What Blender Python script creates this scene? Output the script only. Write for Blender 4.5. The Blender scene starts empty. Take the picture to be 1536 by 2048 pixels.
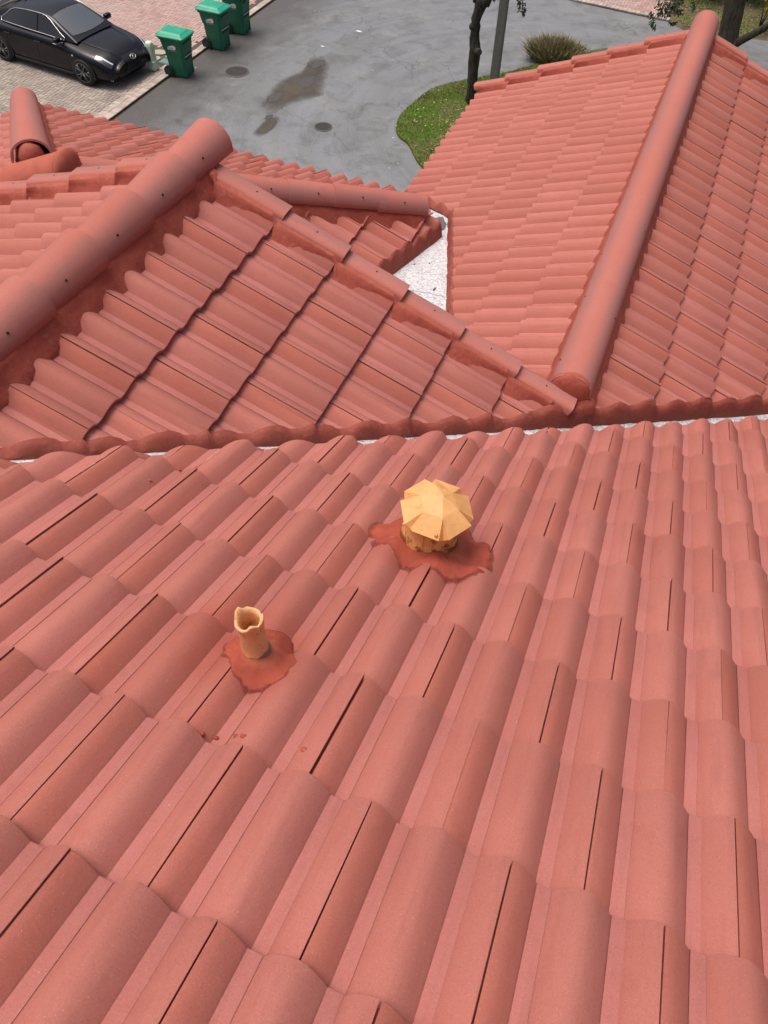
import bpy, bmesh, math, random
import numpy as np
from mathutils import Vector, Matrix, noise as mnoise
random.seed(7)
D = bpy.data
SC = bpy.context.scene
COL = SC.collection
rad = math.radians

# ------------------------------------------------------------------ camera
cam_d = D.cameras.new('camera'); cam = D.objects.new('camera', cam_d); COL.objects.link(cam)
FPX, PITCH, YAW, ROLL = 1511.4525, 0.91648, -0.35587, 0.03810
CPOS = Vector((0.626, -0.1522, 1.4872))
def set_camera():
    sp, cp, sy, cy = math.sin(PITCH), math.cos(PITCH), math.sin(YAW), math.cos(YAW)
    F = Vector((sy*cp, cy*cp, -sp)); r = Vector((cy, -sy, 0)); u = r.cross(F)
    r2 = math.cos(ROLL)*r + math.sin(ROLL)*u
    u2 = -math.sin(ROLL)*r + math.cos(ROLL)*u
    m = Matrix((r2, u2, -F)).transposed().to_4x4(); m.translation = CPOS
    cam.matrix_world = m
    cam_d.sensor_fit = 'AUTO'; cam_d.sensor_width = 36.0
    cam_d.lens = FPX/2048*36.0
    cam_d.clip_start = 0.05; cam_d.clip_end = 900
    SC.camera = cam
set_camera()

# ------------------------------------------------------------------ world, sun, exposure
SUN_EL, SUN_AZ = rad(74), rad(-96)          # azimuth measured from +Y towards +X
W = D.worlds.new('World'); SC.world = W; W.use_nodes = True
nt = W.node_tree; nt.nodes.clear()
wo = nt.nodes.new('ShaderNodeOutputWorld'); bg = nt.nodes.new('ShaderNodeBackground')
sky = nt.nodes.new('ShaderNodeTexSky'); sky.sky_type = 'NISHITA'; sky.sun_disc = False
sky.sun_elevation = SUN_EL; sky.sun_rotation = SUN_AZ
sky.air_density = 0.55; sky.dust_density = 9.0; sky.ozone_density = 0.6
bg.inputs['Strength'].default_value = 0.15
nt.links.new(sky.outputs[0], bg.inputs[0]); nt.links.new(bg.outputs[0], wo.inputs[0])
sun_d = D.lights.new('sun', 'SUN'); sun = D.objects.new('sun', sun_d); COL.objects.link(sun)
sun_d.energy = 1.15; sun_d.angle = rad(26); sun_d.color = (1.0, 0.96, 0.91)
sd = Vector((math.sin(SUN_AZ)*math.cos(SUN_EL), math.cos(SUN_AZ)*math.cos(SUN_EL), math.sin(SUN_EL)))
sun.rotation_euler = sd.to_track_quat('Z', 'Y').to_euler()
SC.view_settings.view_transform = 'Standard'
try: SC.view_settings.look = 'None'
except Exception: pass
SC.view_settings.exposure = 0.08; SC.view_settings.gamma = 1.0
SC.view_settings.use_curve_mapping = False
try:
    SC.cycles.use_denoising = True
    SC.cycles.max_bounces = 6
except Exception: pass

# ------------------------------------------------------------------ helpers
def link(name, me, parent=None, mats=None):
    o = D.objects.new(name, me); COL.objects.link(o)
    if mats is not None and me is not None and not me.materials:
        for m in (mats if isinstance(mats, (list, tuple)) else [mats]): me.materials.append(m)
    if parent is not None: o.parent = parent
    return o
def tag(o, label=None, cat=None, group=None, kind=None):
    if label: o['label'] = label
    if cat: o['category'] = cat
    if group: o['group'] = group
    if kind: o['kind'] = kind
    return o
def empty(name, loc=(0, 0, 0), rz=0, **k):
    o = D.objects.new(name, None); COL.objects.link(o)
    o.location = loc; o.rotation_euler = (0, 0, rz); o.empty_display_size = .1
    return tag(o, **k)
def mesh(name, verts, faces, smooth=True):
    me = D.meshes.new(name); me.from_pydata([tuple(v) for v in verts], [], faces); me.update()
    if smooth:
        me.polygons.foreach_set('use_smooth', [True]*len(me.polygons))
    return me
def bm_mesh(name, bm, smooth=False):
    bmesh.ops.recalc_face_normals(bm, faces=bm.faces)
    me = D.meshes.new(name); bm.to_mesh(me); bm.free()
    if smooth: me.polygons.foreach_set('use_smooth', [True]*len(me.polygons))
    return me
def bm_box(bm, c, s, bevel=0, seg=2, rz=0, taper=None):
    r = bmesh.ops.create_cube(bm, size=1.0); vs = r['verts']
    for v in vs:
        if taper and v.co.z > 0: v.co.x *= taper[0]; v.co.y *= taper[1]
        v.co = Vector((v.co.x*s[0], v.co.y*s[1], v.co.z*s[2]))
    if bevel:
        es = list({e for v in vs for e in v.link_edges})
        rr = bmesh.ops.bevel(bm, geom=es, offset=bevel, segments=seg, affect='EDGES', profile=.5)
        vs = list({v for v in rr['verts']} | {v for v in vs if v.is_valid})
    M = Matrix.Translation(c) @ Matrix.Rotation(rz, 4, 'Z')
    for v in vs: v.co = M @ v.co
    return vs
def bm_cyl(bm, p0, p1, r0, r1=None, n=16, caps=True):
    r1 = r0 if r1 is None else r1
    p0, p1 = Vector(p0), Vector(p1); d = p1-p0
    q = d.to_track_quat('Z', 'Y').to_matrix()
    a = []; b = []
    for i in range(n):
        t = 2*math.pi*i/n; e = Vector((math.cos(t), math.sin(t), 0))
        a.append(bm.verts.new(p0+q@(e*r0))); b.append(bm.verts.new(p1+q@(e*r1)))
    for i in range(n):
        j = (i+1) % n; f = bm.faces.new((a[i], a[j], b[j], b[i])); f.smooth = True
    if caps:
        bm.faces.new(a[::-1]); bm.faces.new(b)
def bm_tube(bm, pts, rads, n=10, jit=0):
    """one continuous tapered tube through pts"""
    rings = []
    for i, p in enumerate(pts):
        p = Vector(p)
        d = (Vector(pts[min(i+1, len(pts)-1)])-Vector(pts[max(i-1, 0)])).normalized()
        q = d.to_track_quat('Z', 'Y').to_matrix(); ring = []
        for k in range(n):
            t = 2*math.pi*k/n
            rr = rads[i]*(1+jit*mnoise.noise(Vector((math.cos(t)*1.3, math.sin(t)*1.3, i*.55+p.x))))
            ring.append(bm.verts.new(p+q@Vector((math.cos(t)*rr, math.sin(t)*rr, 0))))
        rings.append(ring)
    for a, b in zip(rings, rings[1:]):
        for k in range(n):
            f = bm.faces.new((a[k], a[(k+1) % n], b[(k+1) % n], b[k])); f.smooth = True
    bm.faces.new(rings[0][::-1]); bm.faces.new(rings[-1])
def fbm(p, o=4):
    v = 0; a = .5; p = Vector(p)
    for _ in range(o): v += a*mnoise.noise(p); p = p*2.03; a *= .5
    return v

# ------------------------------------------------------------------ materials
class NT:
    def __init__(s, name, rough=.8, spec=.3):
        s.m = D.materials.new(name); s.m.use_nodes = True; s.t = s.m.node_tree; s.t.nodes.clear()
        s.out = s.n('ShaderNodeOutputMaterial'); s.b = s.n('ShaderNodeBsdfPrincipled')
        s.l(s.b.outputs[0], s.out.inputs[0])
        s.b.inputs['Roughness'].default_value = rough
        s.b.inputs['Specular IOR Level'].default_value = spec
        s.tc = s.n('ShaderNodeTexCoord')
    def n(s, k): return s.t.nodes.new(k)
    def l(s, a, b): s.t.links.new(a, b)
    def put(s, sock, v):
        if hasattr(v, 'is_linked') or hasattr(v, 'links'): s.l(v, sock)
        else:
            if isinstance(v, (tuple, list)) and len(v) == 3 and sock.type == 'RGBA': v = (*v, 1)
            sock.default_value = v
    def noise(s, scale, detail=4, rough=.55, vec=None, dist=0):
        n = s.n('ShaderNodeTexNoise'); n.inputs['Scale'].default_value = scale
        n.inputs['Detail'].default_value = detail; n.inputs['Roughness'].default_value = rough
        n.inputs['Distortion'].default_value = dist
        s.l(vec if vec is not None else s.tc.outputs['Object'], n.inputs['Vector'])
        return n.outputs['Fac']
    def ramp(s, f, *stops):
        r = s.n('ShaderNodeValToRGB'); e = r.color_ramp.elements
        while len(e) < len(stops): e.new(.5)
        for el, (p, c) in zip(e, stops):
            el.position = p; el.color = (c, c, c, 1) if isinstance(c, (int, float)) else (*c, 1)
        s.l(f, r.inputs[0]); return r.outputs[0]
    def mix(s, f, a, b, mode='MIX'):
        n = s.n('ShaderNodeMix'); n.data_type = 'RGBA'; n.blend_type = mode
        s.put(n.inputs[0], f); s.put(n.inputs[6], a); s.put(n.inputs[7], b); return n.outputs[2]
    def math(s, op, a, b=0.0, c=None):
        n = s.n('ShaderNodeMath'); n.operation = op
        s.put(n.inputs[0], a); s.put(n.inputs[1], b)
        if c is not None: s.put(n.inputs[2], c)
        return n.outputs[0]
    def vmath(s, op, a, b=None):
        n = s.n('ShaderNodeVectorMath'); n.operation = op
        s.put(n.inputs[0], a)
        if b is not None: s.put(n.inputs[1], b)
        return n.outputs['Value'] if op in ('LENGTH', 'DOT_PRODUCT', 'DISTANCE') else n.outputs[0]
    def sep(s, v):
        n = s.n('ShaderNodeSeparateXYZ'); s.l(v, n.inputs[0]); return n.outputs
    def comb(s, x, y, z):
        n = s.n('ShaderNodeCombineXYZ')
        for i, v in enumerate((x, y, z)): s.put(n.inputs[i], v)
        return n.outputs[0]
    def rnd(s): return s.n('ShaderNodeObjectInfo').outputs['Random']
    def color(s, c): s.put(s.b.inputs['Base Color'], c)
    def rough(s, v): s.put(s.b.inputs['Roughness'], v)
    def bump(s, h, strength=.3, dist=.01, prev=None):
        b = s.n('ShaderNodeBump'); b.inputs['Strength'].default_value = strength
        b.inputs['Distance'].default_value = dist; s.l(h, b.inputs['Height'])
        if prev is not None: s.l(prev, b.inputs['Normal'])
        s.l(b.outputs[0], s.b.inputs['Normal']); return b.outputs[0]
def world_pos(s): return s.n('ShaderNodeNewGeometry').outputs['Position']
def simple(name, c, rough=.6, metal=0, spec=.4, var=.12, scale=30):
    m = NT(name, rough, spec); m.b.inputs['Metallic'].default_value = metal
    f = m.noise(scale, 4)
    m.color(m.mix(f, tuple(x*(1-var) for x in c), tuple(min(1, x*(1+var)) for x in c)))
    return m.m

PINK = (.405, .145, .108); PINK_LT = (.445, .172, .134); ORANGE = (.44, .122, .070)
def tile_material(name, cap=False):
    m = NT(name, .82, .28)
    wp = world_pos(m)
    big = m.noise(1.7, 3, vec=wp); med = m.noise(14, 4, vec=wp)
    c = m.mix(m.ramp(big, (.3, 0.), (.7, 1.)), PINK, PINK_LT)
    if not cap:                                     # bare strip beside each side lap is more orange
        x = m.sep(m.tc.outputs['Object'])[0]
        k = m.ramp(x, (.0, 1.), (.052, .75), (.066, 0.))
        k = m.math('MULTIPLY', k, m.math('MULTIPLY', m.ramp(m.noise(9, 3, vec=wp), (.3, .45), (.7, 1.)), .95))
        c = m.mix(k, c, ORANGE)
        k2 = m.ramp(x, (.0595, 0.), (.0612, 1.), (.0905, 1.), (.0922, 0.))
        k3 = m.ramp(x, (.212, 0.), (.2137, 1.), (.243, 1.), (.2447, 0.))
        c = m.mix(m.math('MULTIPLY', m.math('ADD', k2, k3), .7), c, (.455, .180, .168))
    else:
        xl = m.math('ABSOLUTE', m.sep(m.tc.outputs['Object'])[1])
        band = m.ramp(xl, (.03, 0.), (.07, 1.), (.1, .8), (.118, .2))
        g = m.math('MULTIPLY', band, m.ramp(m.noise(4, 5, .65, vec=wp), (.25, .45), (.6, 1.)))
        c = m.mix(g, c, (.245, .158, .152))
        c = m.mix(m.ramp(m.noise(3.1, 3, vec=wp), (.45, 0.), (.75, .55)), c, (.47, .125, .085))
    rn = m.rnd()
    c = m.mix(.42, c, m.mix(rn, (.35, .108, .086), (.47, .168, .145)))
    if not cap:
        ox, oy, oz = m.sep(m.tc.outputs['Object'])
        rv = m.comb(m.math('ADD', m.math('MULTIPLY', ox, 34.0), m.math('MULTIPLY', rn, 71.0)), m.math('MULTIPLY', oy, 2.6), m.math('MULTIPLY', rn, 13.0))
        c = m.mix(m.ramp(m.noise(1.0, 4, .6, vec=rv), (.52, 0.), (.80, .50)), c, (.285, .098, .083))
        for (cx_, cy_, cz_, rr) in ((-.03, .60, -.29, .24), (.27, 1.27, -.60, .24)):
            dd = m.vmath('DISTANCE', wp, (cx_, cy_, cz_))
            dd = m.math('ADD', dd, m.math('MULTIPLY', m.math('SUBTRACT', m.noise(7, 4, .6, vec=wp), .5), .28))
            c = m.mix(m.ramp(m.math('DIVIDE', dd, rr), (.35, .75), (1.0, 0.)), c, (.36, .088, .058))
    c = m.mix(m.ramp(med, (.35, .0), (.75, .28)), c, (.40, .115, .09))
    dirt = m.noise(5.5, 6, .65, vec=wp)
    c = m.mix(m.ramp(dirt, (.60, 0.), (.82, .45)), c, (.27, .085, .07))
    fine = m.noise(270, 3, .65, vec=wp)
    c = m.mix(m.ramp(fine, (.28, .50), (.46, 0.)), c, (.28, .084, .06))
    c = m.mix(m.ramp(fine, (.58, 0.), (.76, .40)), c, (.62, .30, .24))
    spk = m.noise(280, 1, .4, vec=wp)
    c = m.mix(m.ramp(spk, (.77, 0.), (.80, .5)), c, (.72, .50, .42))
    m.color(c)
    b = m.bump(m.noise(330, 3, .7, vec=wp), .35, .0025)
    m.bump(m.noise(22, 4, vec=wp), .25, .004, prev=b)
    return m.m
M_TILE = tile_material('painted_concrete_tile'); M_CAP = tile_material('painted_concrete_cap', True)
def mortar_material(name='red_mortar', k=1.0):
    m = NT(name, .72, .35); wp = world_pos(m)
    a = m.noise(7, 5, .6, vec=wp); b = m.noise(40, 4, .6, vec=wp)
    c = m.mix(m.ramp(a, (.3, 0.), (.7, 1.)), tuple(v*k for v in (.29, .058, .040)), tuple(v*k for v in (.39, .096, .062)))
    c = m.mix(m.ramp(b, (.55, 0.), (.8, .6)), c, tuple(v*k for v in (.50, .17, .11)))
    c = m.mix(m.ramp(m.noise(12, 6, .7, vec=wp), (.62, 0.), (.72, .7)), c, (.14, .035, .028))
    m.color(c)
    n1 = m.bump(b, .6, .006); m.bump(m.noise(160, 3, vec=wp), .35, .002, prev=n1)
    return m.m
M_MORTAR = mortar_material(); M_MORTAR_V = mortar_material('darker_valley_mortar', .74)  # valley mortar: same red recipe in a darker tone
def orange_mortar():
    m = NT('orange_mortar', .75, .3); wp = world_pos(m)
    c = m.mix(m.ramp(m.noise(11, 5, vec=wp), (.3, 0.), (.7, 1.)), (.43, .118, .074), (.36, .09, .06))
    m.color(c); m.bump(m.noise(45, 4, vec=wp), .5, .005); return m.m
M_OMORTAR = orange_mortar()
M_DECK = simple('dark_underlay', (.05, .02, .017), .9)
M_DARK = simple('dark_hole', (.02, .008, .007), .9)
M_STUCCO = simple('cream_stucco', (.62, .52, .42), .9, scale=60)

# ------------------------------------------------------------------ tile geometry
B = .1525; TW = 2*B; TH = .036; THK = .021; STEP = .030; TLEN = .42; PAN0, PAN1 = .0610, .0915
GRV = .0022
def prof(u):
    u = u % TW
    if u < PAN0: d = u; right = True
    elif u < PAN1: return -TH
    elif u <= B: d = B-u; right = False
    elif u < B+PAN0: d = u-B; right = True
    elif u < B+PAN1: return -TH
    else: d = TW-u; right = False
    w = PAN0 if right else (B-PAN1)
    t = min(1, d/w)
    return -(TH+GRV) + (TH+GRV)*math.cos(math.pi/2*t)**(.98 if right else .86)
def tile_mesh(name, n, bevel=True, gap=.0036, deep=1.0):
    cols = []                                       # (u, h, newstrip)
    def seg(a, b, k):
        for i in range(k+1):
            x = a+(b-a)*i/k
            if a < b-.045: x = a+(b-a)*(i/k)
            cols.append((x, None))
        cols.append(None)
    e = 1e-5
    segs = [(gap*.35, PAN0-e, n), (PAN0, PAN1-e, 1), (PAN1+e, B, n), (B, B+PAN0-e, n), (B+PAN0, B+PAN1-e, 1), (B+PAN1+e, TW-gap*.65, n)]
    V = []; Fc = []
    rows = [0.0, -.0035, -TLEN] if bevel else [0.0, -TLEN]
    strips = []
    merged = []
    for (a, b, k) in segs:
        st = []
        for i in range(k+1):
            t = i/k
            x = a+(b-a)*t
            st.append(x)
        strips.append(st)
    strips[2] = strips[2]+strips[3][1:]; del strips[3]
    lifts = {0: -.0016}
    for si, st in enumerate(strips):
        base = len(V)
        for x in st:
            h = deep*prof(min(max(x, 0), TW-1e-6)) if x < TW-1e-6 else 0
            lift = -.0012 if (si == 0) else (.0012 if si == len(strips)-1 else 0)
            for j, s in enumerate(rows):
                hh = h+lift + s*STEP/.344
                if bevel and j == 0: hh -= .0028
                V.append((x, s, hh))
        R = len(rows)
        for i in range(len(st)-1):
            for j in range(R-1):
                a = base+i*R+j; b = base+(i+1)*R+j
                Fc.append((a, a+1, b+1, b)[::-1])
        # butt face
        bb = len(V)
        for i, x in enumerate(st):
            vt = V[base+i*R]
            V.append(vt); V.append((x, .0, vt[2]-THK+(.0028 if bevel else 0)))
        for i in range(len(st)-1):
            a = bb+2*i; Fc.append((a, a+2, a+3, a+1)[::-1])
        # underside lip so that the butt reads as a slab
        cc = len(V)
        for i, x in enumerate(st):
            z = V[bb+2*i+1][2]; V.append((x, 0, z)); V.append((x, -.08, z-.08*STEP/.344))
        for i in range(len(st)-1):
            a = cc+2*i; Fc.append((a, a+2, a+3, a+1)[::-1])
        if si in (0, len(strips)-1):                # side faces at the lap
            i = 0 if si == 0 else len(st)-1
            q = len(V)
            p0 = V[base+i*R]; p1 = V[base+i*R+R-1]
            V += [p0, p1, (p1[0], p1[1], p1[2]-THK), (p0[0], p0[1], p0[2]-THK)]
            Fc.append((q, q+1, q+2, q+3) if si else (q+3, q+2, q+1, q))
    for u in (PAN0, PAN1, B+PAN0, B+PAN1):          # little walls at both edges of the raised pan
        q = len(V); V += [(u, 0, -TH*deep-.003), (u, 0, -(TH+GRV)*deep-.004), (u, -TLEN, -(TH+GRV)*deep-.004-TLEN*STEP/.344), (u, -TLEN, -TH*deep-.0002-TLEN*STEP/.344)]
        Fc.append((q, q+1, q+2, q+3))
    # interlock tongue under the neighbour
    q = len(V); z = -THK
    V += [(gap*.35+.004, -.002, z), (gap*.35+.004, -TLEN, z-TLEN*STEP/.344), (-.022, -TLEN, z-.006-TLEN*STEP/.344), (-.022, -.002, z-.006)]
    Fc.append((q, q+1, q+2, q+3)[::-1])
    me = mesh(name, V, Fc)
    me.materials.append(M_TILE)
    return me
TILE_HI = tile_mesh('tile_near', 10); TILE_LO = tile_mesh('tile_far', 6, False, .0036, 1.22)

class Slope:
    def __init__(s, O, S2, tan, u_joint, s_butt, E=.344, right=None, soff=None):
        """O: point on crown plane; S2: plan direction of fall; lattice phase given in u, s"""
        s.O = Vector(O); ca = 1/math.hypot(1, tan)
        s.S = Vector((S2[0]*ca, S2[1]*ca, -tan*ca)); s.N = Vector((S2[0]*tan*ca, S2[1]*tan*ca, ca))
        s.U = s.S.cross(s.N); s.S2 = S2; s.tan = tan
        s.uj, s.sb, s.E = u_joint, s_butt, E; s.soff = soff or {}
    def butt(s, r): return s.sb + r*s.E + s.soff.get(r, 0)
    def z(s, x, y): return s.O.z - s.tan*((x-s.O.x)*s.S2[0]+(y-s.O.y)*s.S2[1])
    def us(s, x, y):
        d = Vector((x, y, s.z(x, y)))-s.O; return d.dot(s.U), d.dot(s.S)
    def P(s, u, v, h=0): return s.O+s.U*u+s.S*v+s.N*h
    def surf(s, u, v):
        r = math.ceil((v-s.sb)/s.E-1e-6)
        while s.butt(r) < v-1e-6: r += 1
        while s.butt(r-1) >= v-1e-6: r -= 1
        return prof(u-s.uj-(r % 2)*B) - (s.butt(r)-v)*STEP/s.E
    def top(s, x, y):
        u, v = s.us(x, y); return s.P(u, v, s.surf(u, v))
    def frame(s):
        return Matrix((s.U, s.S, s.N)).transposed().to_4x4()

def inside(pl, x, y): return (x-pl[0])*pl[2]+(y-pl[1])*pl[3]     # plane: point, inward normal (plan)
def lay_tiles(sl, parent, rrange, krange, planes, base, jit=.0009, skip=()):
    """every tile its own object; whole tiles share one mesh, tiles at cut lines get a trimmed copy"""
    fr = sl.frame(); n = 0
    for r in range(*rrange):
        for k in range(*krange):
            u0 = sl.uj+(2*k+(r % 2))*B; v0 = sl.butt(r)
            if (r, k) in skip: continue
            c = sl.P(u0+B, v0-.18)
            pls = planes(c.x, c.y) if callable(planes) else planes
            cor = [sl.P(u0+a, v0-b) for a in (0, TW) for b in (0, sl.E+.01)]
            vals = [[inside(p, q.x, q.y) for q in cor] for p in pls]
            if any(max(v) < .012 for v in vals): continue
            cut = [p for p, v in zip(pls, vals) if min(v) < 0]
            du, dv, dh = random.gauss(0, jit), random.gauss(0, jit*1.3), random.gauss(0, .0009)
            M = Matrix.Translation(sl.P(u0+du, v0+dv, dh)) @ fr @ Matrix.Rotation(random.gauss(0, .0022), 4, 'Z') @ Matrix.Rotation(random.gauss(0, .003), 4, 'Y')
            me = base
            if cut:
                bm = bmesh.new(); bm.from_mesh(base); Mi = M.inverted()
                for p in cut:
                    co = Mi @ Vector((p[0], p[1], 0)); no = Mi.to_3x3() @ Vector((p[2], p[3], 0))
                    bmesh.ops.bisect_plane(bm, geom=bm.verts[:]+bm.edges[:]+bm.faces[:], plane_co=co, plane_no=no, clear_inner=True)
                if len(bm.faces) < 3: bm.free(); continue
                me = D.meshes.new('tile_cut'); bm.to_mesh(me); bm.free(); me.materials.append(M_TILE)
                me.polygons.foreach_set('use_smooth', [True]*len(me.polygons))
            o = link('tile', me, parent); o.matrix_world = M; n += 1
    return n
def deck(name, parent, sl, pts, depth=.062):
    V = [(x, y, sl.z(x, y)-depth) for x, y in pts]
    V += [(x, y, z-.05) for x, y, z in V]; n = len(pts)
    F = [tuple(range(n)), tuple(range(2*n-1, n-1, -1))]+[(i, n+i, n+(i+1) % n, (i+1) % n) for i in range(n)]
    return link(name, mesh(name, V, F, False), parent, M_DECK)

def mortar_cut(name, parent, sl, poly, out, zbot, lip=.03, bulge=.012, step=.011, seed=0, mat=None):
    """scalloped cement face closing the cut tile ends along a plan polyline"""
    pts = []
    for (x0, y0), (x1, y1) in zip(poly, poly[1:]):
        L = math.hypot(x1-x0, y1-y0); n = max(2, int(L/step))
        for i in range(n): pts.append((x0+(x1-x0)*i/n, y0+(y1-y0)*i/n))
    pts.append(poly[-1])
    V = []; F = []; ox, oy = out; R = 7
    for i, (x, y) in enumerate(pts):
        t = sl.top(x, y); nz = fbm((x*9+seed, y*9, 3.1)); nz2 = fbm((x*31, y*31+seed, 1.7))
        zb = zbot(x, y); zt = t.z+.003+.004*nz2
        V.append((x-ox*lip, y-oy*lip, zt-.012))
        V.append((x-ox*.004, y-oy*.004, zt))
        for q in range(1, R-1):
            f = q/(R-2)
            o = bulge*(math.sin(f*2.6)+.25)+.028*f+.012*nz*f+.005*fbm((x*25, y*25, f*4+seed))
            V.append((x+ox*o, y+oy*o, zt+(zb-zt)*f))
    for i in range(len(pts)-1):
        for q in range(R-1):
            a = i*R+q; F.append((a, a+1, a+R+1, a+R))
    return link(name, mesh(name, V, F), parent, mat or M_MORTAR_V)

def mortar_bed(name, parent, p_of, la, n, prof_pts, seed=0, mat=None, amp=.008):
    """cement bed swept along a ridge or rake: p_of(t, across, up) -> world point"""
    V = []; F = []; R = len(prof_pts)
    for i in range(n+1):
        t = la[0]+(la[1]-la[0])*i/n
        for j, (a, h) in enumerate(prof_pts):
            k = j/(R-1)
            w = amp*k*fbm((t*8+seed, j*.7, 0))*3+amp*.4*fbm((t*30, j*1.3, seed))*2
            V.append(p_of(t, a+w, h+amp*.35*fbm((t*22, j*.9, seed+5))*2))
    for i in range(n):
        for j in range(R-1):
            a = i*R+j; F.append((a, a+1, a+R+1, a+R))
    return link(name, mesh(name, V, F), parent, mat or M_MORTAR)

def cap_mesh(name, L, a0, b0, a1, b1, thk=.013, n=14, ns=1, wav=0, dome=False):
    """half-barrel cap along +X, crown up; a: half width, b: height"""
    V = []; F = []
    st = [L*i/ns for i in range(ns+1)]
    for ins in (0, 1):
        for x in st:
            f = x/L; a = a0+(a1-a0)*f-ins*thk; b = b0+(b1-b0)*f-ins*thk
            wv = wav*fbm((x*1.7, 2.2, 0))
            for k in range(n+1):
                t = math.pi*k/n; c, s_ = math.cos(t), math.sin(t)
                V.append((x, c*a+wv, b*(s_**.86 if s_ > 0 else 0)+(wv*.5 if s_ > .3 else 0)))
    m = n+1; tot = len(st)*m
    for i in range(len(st)-1):
        for k in range(n):
            a = i*m+k; F.append((a, a+m, a+m+1, a+1)); a += tot; F.append((a, a+1, a+m+1, a+m))
    for i in (0, len(st)-1):
        q = len(V)
        V += [V[i*m+k] for k in range(m)]+[V[tot+i*m+k] for k in range(m)]
        for k in range(n): F.append((q+k, q+k+1, q+m+k+1, q+m+k) if i == 0 else (q+k+1, q+k, q+m+k, q+m+k+1))
    for k in (0, n):
        for i in range(len(st)-1):
            a = i*m+k; F.append((a, a+m, tot+a+m, tot+a))
    me = mesh(name, V, F); me.materials.append(M_CAP); return me
def nail_mesh():
    bm = bmesh.new(); bm_cyl(bm, (0, 0, -.004), (0, 0, .0012), .0052, .0046, 8)
    me = bm_mesh('nail', bm); me.materials.append(M_DARK); return me
NAIL = nail_mesh()
def add_nail(parent, loc, up=(0, 0, 1), s=1):
    o = link('nail', NAIL, parent); q = Vector(up).to_track_quat('Z', 'Y')
    o.matrix_world = parent.matrix_world @ Matrix.Translation(loc) @ q.to_matrix().to_4x4() @ Matrix.Scale(s, 4)
    return o
def axis_frame(o, d, up=(0, 0, 1)):
    x = Vector(d).normalized(); y = Vector(up).cross(x).normalized(); z = x.cross(y)
    M = Matrix((x, y, z)).transposed().to_4x4(); M.translation = Vector(o); return M

def rake_mesh():
    pr = [(0, -.05), (.002, -.018), (.012, -.004), (.035, .0), (.088, .0), (.108, -.008), (.116, -.03), (.118, -.12)]
    L = .415; V = []; F = []
    ins = [(.012, -.05), (.014, -.024), (.02, -.016), (.036, -.013), (.086, -.013), (.098, -.02), (.104, -.035), (.106, -.12)]
    for P in (pr, ins):
        for x in (0, -L):
            for y, z in P: V.append((x, y, z+x*.028/.344))
    n = len(pr)
    for k in range(n-1):
        F.append((k, n+k, n+k+1, k+1)); a = 2*n+k; F.append((a, a+1, a+n+1, a+n))
    for e in (0, 1):
        q = len(V); V += [V[e*n+k] for k in range(n)]+[V[2*n+e*n+k] for k in range(n)]
        for k in range(n-1): F.append((q+k, q+k+1, q+n+k+1, q+n+k))
    me = mesh('rake_tile', V, F); me.materials.append(M_CAP); return me
RAKE = rake_mesh(); RAKE_M = RAKE.copy(); RAKE_M.transform(Matrix.Scale(-1, 4, (0, 1, 0))); RAKE_M.flip_normals()
def lay_rake(parent, sl, xs, yin, h, mesh_, side, group=None):
    """rake tiles, lower end at plan x in xs; yin is the inner edge; outward is +Y"""
    for i, x in enumerate(xs):
        o = link('rake_tile', mesh_, parent)
        p = Vector((x, yin+random.gauss(0, .002), sl.z(x, yin)))+sl.N*(h+random.gauss(0, .002))
        M = Matrix((sl.S, Vector((0, 1, 0)), sl.S.cross(Vector((0, 1, 0))))).transposed().to_4x4()
        if side < 0:
            M = Matrix((sl.S, Vector((0, -1, 0)), sl.S.cross(Vector((0, -1, 0))))).transposed().to_4x4()
        M.translation = p; o.matrix_world = M @ Matrix.Rotation(random.gauss(0, .006), 4, 'Z')
        sgn = 1 if side > 0 else -1
        add_nail(o, (-.175, sgn*.06, -.175*.028/.344), s=1.05)

# ================================================================== ROOFS
T1, T2, TL = .46007, .43027, .36
SL_M = Slope((0, 0, 0), (0, 1), T1, 0, 0, .344, soff={-1: -.05, 0: -.031, 1: -.008})
LO = (-1.0788, 1.5628, -.5757); RO = (.9474, 3.3591, -1.4078)
SL_LR = Slope(LO, (1, 0), T2, 0, 0)                 # left gable, slope facing right
SL_RR = Slope(RO, (1, 0), T2, 0, 0)                 # right gable, slope facing right
XL, XR = -1.52, .49                                 # ridge lines
ZPR = RO[2]+(RO[0]-XR)*T2
SL_LL = Slope((-1.978, 2.652, -.38-(1.978-1.52)*TL), (-1, 0), TL, 0, 0)
SL_RL = Slope((-1.515, 6.02, ZPR-(XR+1.515)*T2), (-1, 0), T2, 0, 0)
SL_AF = Slope((-5.065-.1525, 5.6, -1.937), (0, 1), T2, 0, 0)
APX, APY = -2.875, 3.125; ZAP = -1.937+(5.6-APY)*T2
SL_AR = Slope((-1.30, 4.34, ZAP-(-1.30-APX)*T2), (1, 0), T2, 0, 0)
SL_AL = Slope((APX-2.48, 4.0, ZAP-2.48*T2), (-1, 0), T2, .05, 0)
def zcricket(x, y): return -1.916+.109*(x+.92)-.1056*(y-5.3)
S5 = math.sqrt(.5)

# ---- main roof in the foreground
main = empty('main_roof', label='broad pink tiled slope in the foreground carrying two orange vents', cat='roof')
VM = (0, 2.150, S5, -S5)                            # valley cut of the main slope
dk = deck('roof_slope', main, SL_M, [(-3.0, -2.0), (3.6, -2.0), (3.6, 5.65), (-3.0, -.95)], .078)
nM = lay_tiles(SL_M, dk, (-5, 15), (-8, 10), [(0, VM[1], S5, -S5)], TILE_HI)

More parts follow.
